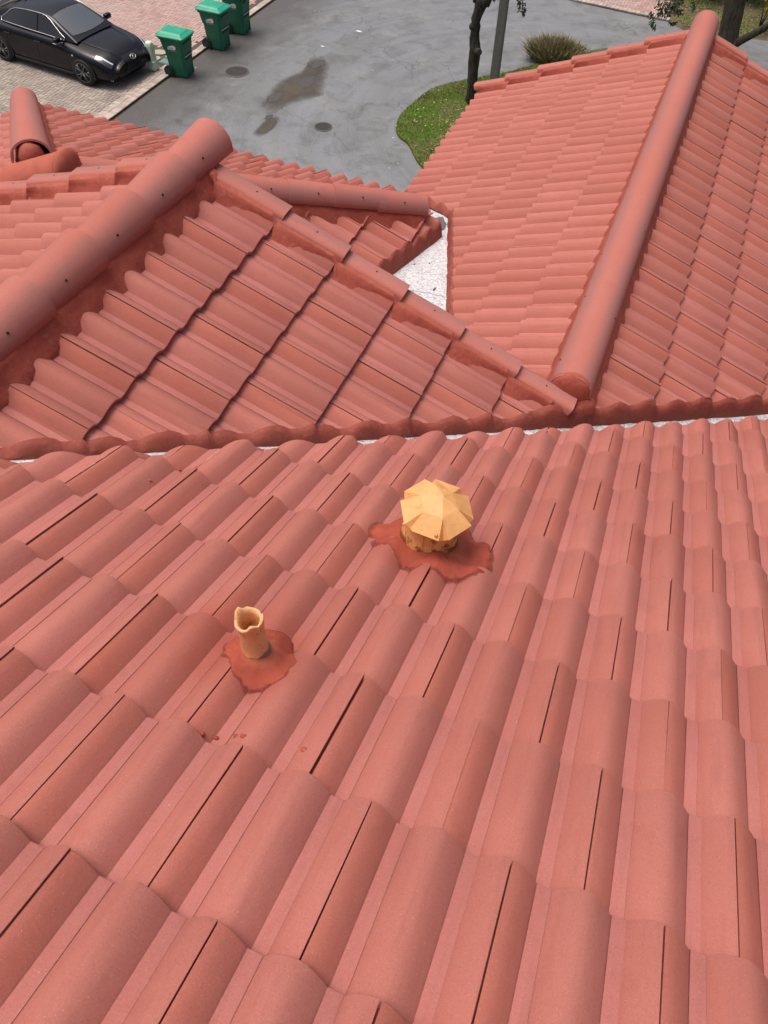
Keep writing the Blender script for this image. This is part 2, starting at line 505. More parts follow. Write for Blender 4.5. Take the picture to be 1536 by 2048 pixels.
# ---- left gable roof
gl = empty('gable_roof', label='left gable roof with capped ridge, nailed rake tiles and dark tile edges', cat='roof')
YR = 2.775                                          # inner rake line
VLR = (0, 2.30, -S5, S5)
dkl = deck('roof_slope', gl, SL_LR, [(XL, .84), (XL, 2.87), (.51, 2.87)], .078)
lay_tiles(SL_LR, dkl, (0, 7), (-8, 10), [(XL+.095, 0, 1, 0), (0, YR+.02, 0, -1), VLR], TILE_HI)
dkl2 = deck('roof_slope', gl, SL_LL, [(XL, 2.87), (XL, .80), (-3.5, -.95), (-3.7, 2.87)], .092)
lay_tiles(SL_LL, dkl2, (0, 6), (-14, 8), [(XL-.105, 0, -1, 0), (0, YR+.02, 0, -1), (XL, .78, -.72, .69)], TILE_LO)
mortar_cut('valley_mortar', gl, SL_LR, [(-1.75, .56), (-1.2, 1.10), (0, 2.30), (.36, 2.66)], (S5, -S5), lambda x, y: SL_M.z(x, y)-.085-.0*(x), seed=1)
gl_pr = [(-.02, .036), (.0, .026), (.008, .006), (.016, -.010), (.028, -.028), (.040, -.046), (.050, -.064), (.054, -.080), (.056, -.10)]
def pLr(t, a, h):
    x = XL+.098+a; return (x, t, SL_LR.z(XL+.098+a*.9, t)+h)
mortar_bed('ridge_mortar', gl, pLr, (.85, 2.83), 130, gl_pr, seed=3, amp=.012)
def pLl(t, a, h):
    x = XL-.098-a; return (x, t, SL_LL.z(x, t)+h)
mortar_bed('ridge_mortar', gl, pLl, (.85, 2.83), 130, gl_pr, seed=4, amp=.008)
CAPL = cap_mesh('ridge_cap', .425, .091, .107, .117, .137)
yend = 2.985
for i in range(7):
    o = link('ridge_cap', CAPL, gl)
    y0 = yend-i*.345
    # far piece first; each nearer piece laps over it
    o.matrix_world = axis_frame((XL+random.gauss(0, .002), y0-.425 if False else y0, -.402+.006*(i % 2)+random.gauss(0, .002)), (0, -1, .0)) @ Matrix.Rotation(random.gauss(0, .006), 4, 'Z')
    # wide end must be the far end: flip along the axis
    o.matrix_world = axis_frame((XL+random.gauss(0, .002), y0-.425, -.405+random.gauss(0, .002)), (0, 1, .010))
    add_nail(o, (.20, -.090, .0685), (0, -.85, .55), 1.1)
    if i % 2 == 0: add_nail(o, (.20, .090, .0685), (0, .85, .55), 1.1)
# orange closing plug at the far ridge end
lay_rake(gl, SL_LR, [-1.055+.316*i for i in range(6)], YR+.005, .044, RAKE, 1)
def rake_fill(parent, sl, x0, x1, sgn, yin, seed, hh=.044, out=.046):
    """cement wedge between a row of rake tiles and the field tiles, one step per course"""
    n = int(abs(x1-x0)/.011); V = []; F = []; R = 5
    for i in range(n+1):
        x = x0+(x1-x0)*i/n
        u, v = sl.us(x, yin); r = math.ceil((v-sl.sb)/sl.E-1e-6); fr = 1-(sl.butt(r)-v)/sl.E   # 0 at head, 1 at butt
        base = sl.z(x, yin)
        tilt = -(1-fr)*STEP
        wv = fbm((x*7, seed, 0)); w2 = fbm((x*28, seed, 3))
        o = out*(.35+.75*(1-fr))+.02*wv+.006*w2
        for j, (a, h) in enumerate([(.03, hh-.012), (-.004, hh-.016), (-.012-.1*o, hh*.45), (-.65*o, -.006), (-o-.012, -.046)]):
            V.append((x, yin+a+.004*fbm((x*20, j, seed)), base+h+tilt*.9+.004*fbm((x*33, j*1.7, seed))))
    for i in range(n):
        for j in range(R-1):
            a = i*R+j; F.append((a, a+R, a+R+1, a+1))
    return link('rake_mortar', mesh('rake_mortar', V, F), parent, M_MORTAR)
rake_fill(gl, SL_LR, -1.43, .43, 1, YR, 2)
lay_rake(gl, SL_LL, [-1.96-.322*i for i in range(5)], YR+.012, .052, RAKE_M, -1) if False else None
def lay_rake_left(parent, sl, xs, yin, h):
    for x in xs:
        o = link('rake_tile', RAKE_M, parent)
        p = Vector((x, yin, sl.z(x, yin)))+sl.N*(h+random.gauss(0, .002))
        M = Matrix((sl.S, Vector((0, -1, 0)), sl.S.cross(Vector((0, -1, 0))))).transposed().to_4x4()
        M.translation = p; o.matrix_world = M @ Matrix.Rotation(random.gauss(0, .006), 4, 'Z')
        add_nail(o, (-.175, -.06, -.175*.028/.344), s=1.05)
lay_rake_left(gl, SL_LL, [-1.985-.322*i for i in range(5)], YR+.012, .036)
rake_fill(gl, SL_LL, -1.62, -3.4, -1, YR, 8, hh=.036)
# gable wall below the left rake
gw = link('gable_wall', mesh('gable_wall', [(-3.6, 2.86, -4.5), (.75, 2.86, -4.5), (.60, 2.86, SL_LR.z(.6, 0)-.1), (XL, 2.86, -.47), (-3.6, 2.86, SL_LL.z(-3.6, 0)-.1),
                                            (-3.6, 2.70, -4.5), (.75, 2.70, -4.5), (.60, 2.70, SL_LR.z(.6, 0)-.1), (XL, 2.70, -.47), (-3.6, 2.70, SL_LL.z(-3.6, 0)-.1)],
              [(0, 1, 2, 3, 4), (9, 8, 7, 6, 5)]+[(i, (i+1) % 5, 5+(i+1) % 5, 5+i) for i in range(5)], False), gl, M_STUCCO)

# ---- right gable roof
gr = empty('gable_roof', label='right gable roof with one long smooth ridge running towards the street', cat='roof')
YRR = 7.93
dkr = deck('roof_slope', gr, SL_RR, [(XR, 2.85), (XR, 8.02), (2.55, 8.02), (2.55, 4.91)], .078)
lay_tiles(SL_RR, dkr, (0, 6), (-20, 14), [(XR+.115, 0, 1, 0), (0, YRR+.02, 0, -1), VLR], TILE_HI)
CUT1 = (-.916, 5.30, .668, .744); CUT2 = (-.916, 5.30, .95, .31)
def rl_planes(x, y):
    p = [(XR-.115, 0, -1, 0), (0, YRR+.02, 0, -1), (0, 2.95, 0, 1)]
    return p+([CUT1] if y > 5.36 else [CUT2])
dkr2 = deck('roof_slope', gr, SL_RL, [(XR, 8.02), (XR, 2.9), (-.16, 2.9), (-.90, 5.30), (-1.40, 5.75), (-1.49, 5.85), (-1.49, 8.02)], .092)
lay_tiles(SL_RL, dkr2, (-5, 1), (-14, 10), rl_planes, TILE_LO)
mortar_cut('valley_mortar', gr, SL_RR, [(.355, 2.655), (1.2, 3.50), (2.6, 4.90)], (S5, -S5), lambda x, y: SL_M.z(x, y)-.085, seed=6)
mortar_cut('valley_mortar', gr, SL_RL, [(-1.50, 5.825), (-.90, 5.285)], (-.668, -.744), lambda x, y: min(zcricket(x, y), SL_AF.z(x, y)-.09), seed=9, bulge=.008)
mortar_cut('valley_mortar', gr, SL_RL, [(-.925, 5.33), (-.125, 2.88)], (-.95, -.31), lambda x, y: zcricket(x, y)-.01, seed=12, bulge=.004, lip=.02)
gr_pr = [(-.02, .045), (0, .035), (.01, .01), (.02, -.012), (.03, -.032), (.042, -.06)]
def pRr(t, a, h):
    x = XR+.108+a; return (x, t, SL_RR.z(x, t)+h)
def pRl(t, a, h):
    x = XR-.108-a; return (x, t, SL_RL.z(x, t)+h)
mortar_bed('ridge_mortar', gr, pRr, (2.90, 7.98), 330, gr_pr, seed=13, amp=.008)
mortar_bed('ridge_mortar', gr, pRl, (2.85, 7.98), 330, gr_pr, seed=14, amp=.010)
CAPR = cap_mesh('ridge_cap', 5.27, .112, .118, .117, .125, n=18, ns=60, wav=.004)
o = link('ridge_cap', CAPR, gr); o.matrix_world = axis_frame((XR, 2.90, -1.232), (0, 1, 0))
for yy, sd_ in ((.16, -1), (.75, -1), (.62, 1), (1.2, -1), (1.55, 1), (2.05, -1), (2.5, 1), (3.0, -1), (3.6, 1), (4.3, -1)):
    add_nail(o, (yy, .1*sd_*-1, .0655), (0, -.82*sd_, .55), 1.0)
lay_rake(gr, SL_RR, [.92+.316*i for i in range(5)], YRR+.01, .052, RAKE, 1)
rake_fill(gr, SL_RR, .60, 2.4, 1, YRR, 21)
lay_rake_left(gr, SL_RL, [.03-.316*i for i in range(6)], YRR+.01, .055)
rake_fill(gr, SL_RL, .36, -1.5, -1, YRR, 22, hh=.052)
# mortar plug under the near end of the right ridge, where the left rake dies into it
def blob(name, parent, c, r, seed, mat, sq=(1, 1, 1), amp=.35, n=3):
    bm = bmesh.new(); bmesh.ops.create_icosphere(bm, subdivisions=n, radius=1)
    for v in bm.verts:
        d = 1+amp*fbm(v.co*1.6+Vector((seed, 0, 0)))+amp*.35*fbm(v.co*5+Vector((0, seed, 0)))
        v.co = Vector((v.co.x*sq[0], v.co.y*sq[1], v.co.z*sq[2]))*d*r+Vector(c)
    return link(name, bm_mesh(name, bm, True), parent, mat)
blob('ridge_plug', gr, (XR+.0, 2.915, -1.217), .108, 3.3, M_MORTAR, (1.04, .42, 1.0), .14)
blob('ridge_plug', gr, (XR+.05, 2.915, -1.305), .105, 5.1, M_MORTAR, (1.0, .5, .75), .18)
blob('ridge_plug', gr, (XR-.09, 2.775, -1.285), .075, 8.1, M_MORTAR, (1.25, .8, .55), .25)
blob('ridge_plug', gr, (XR+.085, 2.90, -1.335), .05, 2.1, M_MORTAR, (.9, .9, .6), .25)
grw = link('gable_wall', mesh('gable_wall', [(-1.3, 7.95, -4.5), (2.3, 7.95, -4.5), (2.3, 7.95, -2.12), (XR, 7.95, -1.33), (-1.3, 7.95, -2.10),
                                             (-1.3, 7.8, -4.5), (2.3, 7.8, -4.5), (2.3, 7.8, -2.12), (XR, 7.8, -1.33), (-1.3, 7.8, -2.10)],
              [(0, 1, 2, 3, 4), (9, 8, 7, 6, 5)]+[(i, (i+1) % 5, 5+(i+1) % 5, 5+i) for i in range(5)], False), gr, M_STUCCO)

# ---- lower hip roof behind the left gable
hr = empty('hip_roof', label='lower hip roof beyond the left gable, eave scallops against the road', cat='roof')
HIPR = (APX, APY, -S5, S5); HIPRi = (APX, APY, S5, -S5); HIPL = (APX, APY, S5, S5); HIPLi = (APX, APY, -S5, -S5)
VAF = (-1.52, 5.60, -S5, -S5)
dka = deck('roof_slope', hr, SL_AF, [(APX, APY), (-1.02, 4.98), (-1.53, 5.50), (-5.3, 5.56)], .092)
lay_tiles(SL_AF, dka, (-8, 1), (-4, 20), [HIPR, HIPL, VAF, (0, 2.95, 0, 1)], TILE_LO)
dka2 = deck('roof_slope', hr, SL_AR, [(APX, APY), (APX, 2.9), (-1.38, 2.9), (-1.10, 4.22), (-.95, 5.0)], .092)
ARC = (-1.055, 4.22, -.977, .21)
lay_tiles(SL_AR, dka2, (-6, 3), (-10, 10), [HIPRi, ARC, (0, 2.9, 0, 1), (APX, 0, 1, 0), (0, 4.96, 0, -1)], TILE_LO)
dka3 = deck('roof_slope', hr, SL_AL, [(APX, APY), (-5.25, 5.50), (-5.3, 2.9), (APX, 2.9)], .078)
lay_tiles(SL_AL, dka3, (-8, 1), (-10, 12), [HIPLi, (0, 2.9, 0, 1), (APX, 0, -1, 0)], TILE_LO)
mortar_cut('valley_mortar', hr, SL_AR, [(-1.34, 2.90), (-1.055, 4.22), (-.90, 4.95)], (.977, -.21), lambda x, y: zcricket(x, y)-.01, seed=31, bulge=.006)
HD = Vector((1, 1, -T2)).normalized(); HDl = Vector((-1, 1, -T2)).normalized()
CAPA = cap_mesh('ridge_cap', .42, .104, .112, .096, .102)
hipo = Vector((APX+.03, APY-.03, ZAP+.005))
for i in range(8):
    d = 2.645-.345*i
    if d-.42 < -.1: break
    o = link('ridge_cap', CAPA, hr)
    o.matrix_world = axis_frame(hipo+HD*(d-.40)+Vector((0, 0, -.012+random.gauss(0, .002))), HD+Vector((0, 0, .012)))
    add_nail(o, (.21, -.082, .078), (0, -.82, .57), 1.1)
hp = [(-.02, .03), (0, .02), (.012, -.005), (.026, -.03), (.04, -.06), (.055, -.075)]
hpn = Vector((S5, -S5, 0))
def pHr(t, a, h):
    p = hipo+HD*t+hpn*(.094+a); return (p.x, p.y, SL_AR.z(p.x, p.y)+h)
mortar_bed('ridge_mortar', hr, pHr, (.2, 2.63), 170, hp, seed=41, amp=.014)
def pHf(t, a, h):
    p = hipo+HD*t-hpn*(.12+a); return (p.x, p.y, SL_AF.z(p.x, p.y)+h)
mortar_bed('ridge_mortar', hr, pHf, (.2, 2.63), 170, hp, seed=42, amp=.008)
CAPH = cap_mesh('ridge_cap', 3.22, .125, .118, .118, .112, n=18, ns=34, wav=.01)
o = link('ridge_cap', CAPH, hr); o.matrix_world = axis_frame(hipo+Vector((-.02, 0, .004))+HDl*.27, HDl)
hpl = Vector((-S5, -S5, 0))
def pHl1(t, a, h):
    p = hipo+HDl*t+hpl*(.115+a); return (p.x, p.y, SL_AL.z(p.x, p.y)+h)
def pHl2(t, a, h):
    p = hipo+HDl*t-hpl*(.115+a); return (p.x, p.y, SL_AF.z(p.x, p.y)+h)
mortar_bed('ridge_mortar', hr, pHl1, (.15, 3.3), 190, hp, seed=43, amp=.014)
mortar_bed('ridge_mortar', hr, pHl2, (.15, 3.3), 190, hp, seed=44, amp=.008)
blob('ridge_plug', hr, tuple(hipo+HDl*.315+Vector((-.02, 0, .012))), .102, 9.1, M_MORTAR, (.8, .8, 1.0), .12)
blob('ridge_plug', hr, tuple(hipo+HD*2.60+Vector((0, 0, .008))), .092, 6.2, M_MORTAR, (.5, .5, .85), .2)
# sagging caps laid beside the gable wall at the apex
d0 = Vector((-.60, -.02, -.26)).normalized()
for i, s_ in enumerate((0, .42)):
    o = link('ridge_cap', cap_mesh('ridge_cap', .50, .118, .128, .128, .140), hr)
    o.data.materials.clear(); o.data.materials.append(M_OMORTAR if i == 0 else M_CAP)
    o.matrix_world = axis_frame(Vector((-2.56, 3.06, -.815-.02*i))+d0*s_, d0)
blob('ridge_plug', hr, (-2.565, 3.05, -.765), .108, 7.7, M_OMORTAR, (.45, .98, .92), .2)

# ---- white coated flashing between the roofs
def white_material():
    m = NT('white_roof_coating', .75, .3); wp = world_pos(m)
    c = m.mix(m.ramp(m.noise(55, 5, .65, vec=wp), (.38, 0.), (.62, 1.)), (.40, .40, .42), (.72, .72, .74))
    c = m.mix(m.ramp(m.noise(5, 5, vec=wp), (.5, 0.), (.8, .4)), c, (.50, .47, .45))
    sp = m.noise(70, 2, .5, vec=wp)
    c = m.mix(m.ramp(sp, (.645, 0.), (.68, .9)), c, (.07, .065, .06))
    c = m.mix(m.ramp(m.noise(6.3, 6, .75, vec=wp), (.69, 0.), (.73, .8)), c, (.40, .17, .13))
    m.color(c); b = m.bump(m.noise(120, 4, .7, vec=wp), .7, .006); return m.m
M_WHITE = white_material()
vf = []
xs = np.linspace(-3, 3.4, 40)
V = []; F = []
for x in xs:
    for a, dz in ((-.16, -.088), (-.02, -.094), (.06, -.094), (.22, -.092)):
        px, py = x-a*S5, x+2.21+a*S5
        V.append((px, py, max(SL_M.z(px, py), SL_LR.z(px, py))+dz-.004))
for i in range(len(xs)-1):
    for j in range(3):
        k = i*4+j; F.append((k, k+4, k+5, k+1))
o = link('valley_flashing', mesh('valley_flashing', V, F), None, M_WHITE)
tag(o, 'thin white coated valley strip glimpsed between scalloped tile ends and red mortar', 'flashing')
cr = [(-1.42, 2.88), (-.02, 2.88), (-.36, 3.87), (-.82, 5.32), (-.95, 5.50), (-1.42, 5.94), (-1.66, 5.70), (-1.25, 5.30), (-1.05, 4.95), (-1.12, 4.22)]
bm = bmesh.new()
vs = [bm.verts.new((x, y, zcricket(x, y) if y < 5.45 else min(zcricket(x, y), SL_AF.z(x, y)-.085))) for x, y in cr]
bm.faces.new(vs); bmesh.ops.triangulate(bm, faces=bm.faces[:])
ck = link('roof_cricket', bm_mesh('roof_cricket', bm), None, M_WHITE)
tag(ck, 'wedge of speckled white roof coating between the hip roof and right gable', 'flashing')
def scrap(name, parent, c, w, h, seed, mat, zf, lift=.004, n=18, thk=.004):
    V = []; F = []
    for k in range(n):
        t = 2*math.pi*k/n; q = 1+.45*fbm((math.cos(t)*1.4+seed, math.sin(t)*1.4, seed))*2
        x = c[0]+w*math.cos(t)*q; y = c[1]+h*math.sin(t)*q
        V.append((x, y, zf(x, y)+lift)); 
    V += [(x, y, z+thk) for x, y, z in V]; F = [tuple(range(n, 2*n))]+[(k, (k+1) % n, n+(k+1) % n, n+k) for k in range(n)]
    return link(name, mesh(name, V, F, False), parent, mat)
M_MEMB = simple('grey_membrane', (.11, .115, .125), .45, spec=.5, scale=40)
scrap('membrane_patch', ck, (-.995, 5.13), .085, .13, 2.2, M_MEMB, zcricket)
scrap('mortar_crumb', ck, (-.955, 4.92), .05, .045, 4.2, M_OMORTAR, zcricket, .006)
for i, (x, y, w, h) in enumerate([(-.50, 3.86, .035, .02), (-.545, 3.80, .036, .017), (-.66, 4.15, .006, .022), (-.77, 3.95, .018, .008), (-.82, 4.5, .006, .006), (-.63, 4.35, .008, .012), (-.92, 4.45, .006, .006), (-.70, 4.62, .012, .008)]):
    scrap('membrane_scrap', ck, (x, y), w, h, i*1.7, M_MEMB, zcricket)
# lap seam across the coating
V = []; F = []
for i in range(24):
    f = i/23; x = -1.0+f*.5; y = 4.05+.05*math.sin(f*2.4)-.02*f
    for a in (-.004, 0, .004): V.append((x, y+a, zcricket(x, y+a)+(.0035 if a == 0 else .0008)))
for i in range(23):
    for j in (0, 1): k = i*3+j; F.append((k, k+3, k+4, k+1))
link('lap_seam', mesh('lap_seam', V, F), ck, simple('seam_grey', (.25, .25, .26)))

# ---- vents on the main roof
def vent_material():
    m = NT('ochre_paint', .5, .4); wp = world_pos(m)
    c = m.mix(m.ramp(m.noise(12, 4, vec=wp), (.35, 0.), (.7, 1.)), (.66, .33, .115), (.76, .43, .18))
    c = m.mix(m.ramp(m.noise(26, 5, .7, vec=wp), (.56, 0.), (.72, .7)), c, (.50, .21, .085))
    c = m.mix(m.ramp(m.noise(75, 3, .7, vec=wp), (.62, 0.), (.74, .6)), c, (.30, .13, .06))
    m.color(c); m.bump(m.noise(60, 3, vec=wp), .12, .003); return m.m
M_VENT = vent_material()
def rust_material():
    m = NT('rusted_ochre', .65, .3); wp = world_pos(m)
    z = m.sep(m.tc.outputs['Object'])[2]
    k = m.math('ADD', m.math('MULTIPLY', m.noise(30, 5, .65, vec=wp), 1.0), m.ramp(z, (.0, .30), (.07, .0)))
    c = m.mix(m.ramp(k, (.58, 0.), (.68, 1.)), (.74, .38, .13), (.27, .07, .025))
    m.color(c); m.bump(m.noise(60, 4, vec=wp), .3, .003); return m.m
M_RUST = rust_material()
def patch(name, parent, c, r, seed, mat, sx=1, sy=1, thk=.004, level=-.012, amp=.22, irr=None):
    """cement smeared over the tiles round a pipe"""
    V = []; F = []; n = 44; R = 11
    u0, v0 = SL_M.us(c[0], c[1])
    for j in range(R+1):
        f = j/R
        for k in range(n):
            t = 2*math.pi*k/n
            q = 1+amp*fbm((math.cos(t)*1.5+seed, math.sin(t)*1.5, seed))*2+.045*fbm((math.cos(t)*5+seed, math.sin(t)*5, 1))*2
            if irr: q *= irr(t)
            u = u0+r*sx*f*q*math.cos(t); v = v0+r*sy*f*q*math.sin(t)
            s0 = SL_M.surf(u, v)
            sm = max(s0, level+(s0-level)*f**2.2) if s0 < level else s0
            h = sm+thk*(1-f**6)+.003*fbm((u*40, v*40, seed))
            if j == R: h = s0-.004
            V.append(SL_M.P(u, v, h)-(Vector(parent.location)))
    for j in range(R):
        for k in range(n):
            a = j*n+k; b = j*n+(k+1) % n; F.append((a, a+n, b+n, b))
    me = mesh(name, V, F); at = me.attributes.new('edge', 'FLOAT', 'POINT'); at.data.foreach_set('value', [j/R for j in range(R+1) for k in range(n)])
    return link(name, me, parent, mat)
def wet_mortar():
    m = NT('crazed_red_sealant', .78, .25); wp = world_pos(m)
    c = m.mix(m.ramp(m.noise(9, 5, .6, vec=wp), (.3, 0.), (.7, 1.)), (.235, .044, .032), (.40, .085, .045))
    c = m.mix(m.ramp(m.noise(28, 4, vec=wp), (.6, 0.), (.8, .4)), c, (.42, .12, .075))
    e = m.n('ShaderNodeAttribute'); e.attribute_name = 'edge'; e = m.math('ADD', e.outputs['Fac'], m.math('MULTIPLY', m.math('SUBTRACT', m.noise(45, 4, .7, vec=wp), .5), .22))
    c = m.mix(m.ramp(e, (.40, .6), (.56, 0.)), c, (.44, .13, .065))
    c = m.mix(m.ramp(e, (.90, 0.), (.955, .85)), c, (.13, .026, .02))
    c = m.mix(m.ramp(m.noise(5, 5, .75, vec=wp, dist=1.2), (.492, 0.), (.5, .45), (.508, 0.)), c, (.14, .03, .022))
    m.color(c)
    tr = m.n('ShaderNodeBsdfTransparent'); mx = m.n('ShaderNodeMixShader')
    m.l(m.ramp(e, (.86, 1.), (1.03, .0)), mx.inputs[0]); m.l(tr.outputs[0], mx.inputs[1]); m.l(m.b.outputs[0], mx.inputs[2]); m.l(mx.outputs[0], m.out.inputs[0])
    m.bump(m.noise(50, 5, vec=wp), .45, .005); return m.m
M_SEAL = wet_mortar()

hx, hy = .246, 1.325; hz = SL_M.z(hx, hy)
hood = empty('roof_vent', (hx, hy, hz), label='ochre hooded vent with folded metal skirt and rusty collar', cat='vent')
patch('sealant_patch', hood, (hx+.025, hy+.0), .18, 1.3, M_SEAL, 1.25, 1.1, .006, -.014)
bm = bmesh.new()
n = 28; rings = []
for (z, r) in ((-.075, .106), (-.012, .102), (.0, .099), (.03, .095), (.09, .088), (.145, .078)):
    ring = []
    for k in range(n):
        t = 2*math.pi*k/n; x, y = math.cos(t), math.sin(t)
        rr = r*(1+.03*mnoise.noise(Vector((x*2, y*2, z*14))))
        zz = z-(y*rr*T1 if z < .03 else y*rr*T1*max(0, 1-z/.1))
        ring.append(bm.verts.new((x*rr, y*rr, zz)))
    rings.append(ring)
for a, b in zip(rings, rings[1:]):
    for k in range(n): bm.faces.new((a[k], a[(k+1) % n], b[(k+1) % n], b[k]))
link('collar', bm_mesh('collar', bm, True), hood, M_RUST)
bm = bmesh.new(); bm_box(bm, (.004, -.0945, .055), (.004, .004, .12)); link('seam', bm_mesh('seam', bm), hood, M_RUST)
# hood: domed hexagon plate, six flared panels, folded gussets between
bm = bmesh.new(); zt = .226; ph = rad(-90+1)
apex = bm.verts.new((.006, .016, zt+.016)); Rt, Rb = .080, .142
corner = []
for k in range(6):
    t = ph+rad(30)+k*math.pi/3; e = Rt*(1+.05*math.sin(k*2.7))
    corner.append(bm.verts.new((e*math.cos(t), e*math.sin(t), zt-.018+.003*math.cos(k*1.9))))
for k in range(6): bm.faces.new((apex, corner[k-1], corner[k]))
low = []
for k in range(6):                                   # panel k spans corner[k-1]..corner[k]
    t = ph+k*math.pi/3; e = Vector((math.cos(t), math.sin(t), 0)); s_ = Vector((-e.y, e.x, 0))
    w = .057+.003*math.sin(k*1.3); zz = zt-.076+.006*math.sin(k*2.1)
    a = bm.verts.new(e*Rb-s_*w+Vector((0, 0, zz))); b = bm.verts.new(e*(Rb+.003)+s_*w+Vector((0, 0, zz+.005*math.cos(k))))
    low.append((a, b)); bm.faces.new((corner[k-1], a, b, corner[k]))
for k in range(6):                                   # gusset folded inwards between two panels
    t = ph+rad(30)+k*math.pi/3; e = Vector((math.cos(t), math.sin(t), 0))
    g = bm.verts.new(e*(Rb*.985)+Vector((0, 0, zt-.095)))
    bm.faces.new((corner[k], low[k][1], g)); bm.faces.new((corner[k], g, low[(k+1) % 6][0]))
me = bm_mesh('hood', bm); hd = link('hood', me, hood, M_VENT)
md = hd.modifiers.new('thick', 'SOLIDIFY'); md.thickness = .003; md.offset = -1
hd.rotation_euler = (rad(2), rad(5), 0); hd.location = (.006, 0, .046); hd.scale = (.80, .80, .74)
for k in (0, 1):
    bm = bmesh.new(); bm_cyl(bm, (.05-.11*k, -.106, .165), (.05-.11*k, -.114, .166), .005, n=8)
    link('screw', bm_mesh('screw', bm), hood, M_RUST)

px, py = .022, .572; pz = SL_M.z(px, py)
pipe = empty('vent_pipe', (px, py, pz), label='small ochre lead pipe with a crimped open top', cat='vent pipe')
patch('sealant_patch', pipe, (px+.012, py-.0), .088, 6.4, M_SEAL, 1.2, 1.15, .005, -.012, irr=lambda t: 1+.55*max(0, math.cos(t-1.35))**14)
bm = bmesh.new(); n = 20; rings = []
prf = [(-.06, .036), (-.02, .036), (-.004, .034), (.004, .031), (.05, .0285), (.095, .0285), (.130, .0295), (.142, .0315), (.147, .030), (.145, .025), (.130, .0215), (.09, .020), (.02, .020)]
for j, (z, r) in enumerate(prf):
    ring = []
    for k in range(n):
        t = 2*math.pi*k/n; x, y = math.cos(t), math.sin(t)
        rr = r*(1+.10*mnoise.noise(Vector((x*1.7, y*1.7, z*16))))
        lump = .022*max(0, math.sin(t*2.5+.5))**2+.007*mnoise.noise(Vector((x*3, y*3, 9))) if 6 <= j <= 10 else 0
        ring.append(bm.verts.new((x*rr, y*rr, z+lump)))
    rings.append(ring)
for a, b in zip(rings, rings[1:]):
    for k in range(n): bm.faces.new((a[k], a[(k+1) % n], b[(k+1) % n], b[k]))
bm.faces.new(rings[-1])
def lead_material():
    m = NT('ochre_lead', .6, .35); wp = world_pos(m); z = m.sep(m.tc.outputs['Object'])[2]
    c = m.mix(m.ramp(m.noise(25, 5, .6, vec=wp), (.3, 0.), (.72, 1.)), (.70, .34, .15), (.74, .44, .23))
    c = m.mix(m.ramp(m.math('ADD', m.noise(40, 4, vec=wp), m.ramp(z, (.0, .5), (.02, 0.))), (.66, 0.), (.76, .85)), c, (.16, .10, .09))
    c = m.mix(m.ramp(m.noise(60, 3, vec=wp), (.55, 0.), (.72, .75)), c, (.40, .12, .055))
    v = m.n('ShaderNodeTexVoronoi'); v.feature = 'DISTANCE_TO_EDGE'; v.inputs['Scale'].default_value = 26
    m.l(m.mix(.12, wp, m.n('ShaderNodeTexNoise').outputs['Color']), v.inputs['Vector'])
    c = m.mix(m.math('MULTIPLY', m.ramp(v.outputs['Distance'], (.0, .8), (.02, 0.)), m.ramp(m.noise(14, 2, vec=wp), (.45, 0.), (.55, 1.))), c, (.16, .06, .03))
    m.color(c); m.bump(m.noise(45, 4, vec=wp), .5, .006); return m.m
link('sleeve', bm_mesh('sleeve', bm, True), pipe, lead_material()).scale = (1.13, 1.13, 1.0)
bm = bmesh.new(); bm_cyl(bm, (0, 0, .075), (0, 0, .0755), .0215, n=16); link('bore', bm_mesh('bore', bm), pipe, simple('dark_brown_bore', (.06, .02, .012)))

# crumbs of mortar lying on the tiles
def at_main(X, Y):
    d = cam.matrix_world.to_3x3() @ Vector(((X-768)/FPX, -(Y-1024)/FPX, -1))
    t = (-CPOS).dot(SL_M.N)/d.dot(SL_M.N); return CPOS+d*t
for i, (X, Y) in enumerate([(405, 1440), (436, 1437), (476, 1443), (490, 1452), (396, 912), (360, 913), (614, 1475), (300, 945), (694, 770)]):
    p = at_main(X, Y); t = SL_M.top(p.x, p.y)
    if Y < 800: continue
    r = .006+.003*random.random()
    o = blob('mortar_crumb', None, (0, 0, 0), r, i*3.1, M_MORTAR, (1.3, .9, .6), .6, 1); o.location = t+Vector((0, 0, r*.35))
    tag(o, ['mortar crumb below the crimped pipe, first from the left', 'mortar crumb below the crimped pipe, second from the left', 'mortar crumb on the pan below the crimped pipe', 'mortar crumb lowest of those below the crimped pipe',
            'mortar crumb on a barrel just under the left valley', 'mortar crumb beside a side lap under the left valley', 'lone mortar crumb on a flat pan right of the crimped pipe', 'mortar crumb on a pan at far left below valley', ''][i], 'mortar crumb', 'mortar crumbs on the tiles')
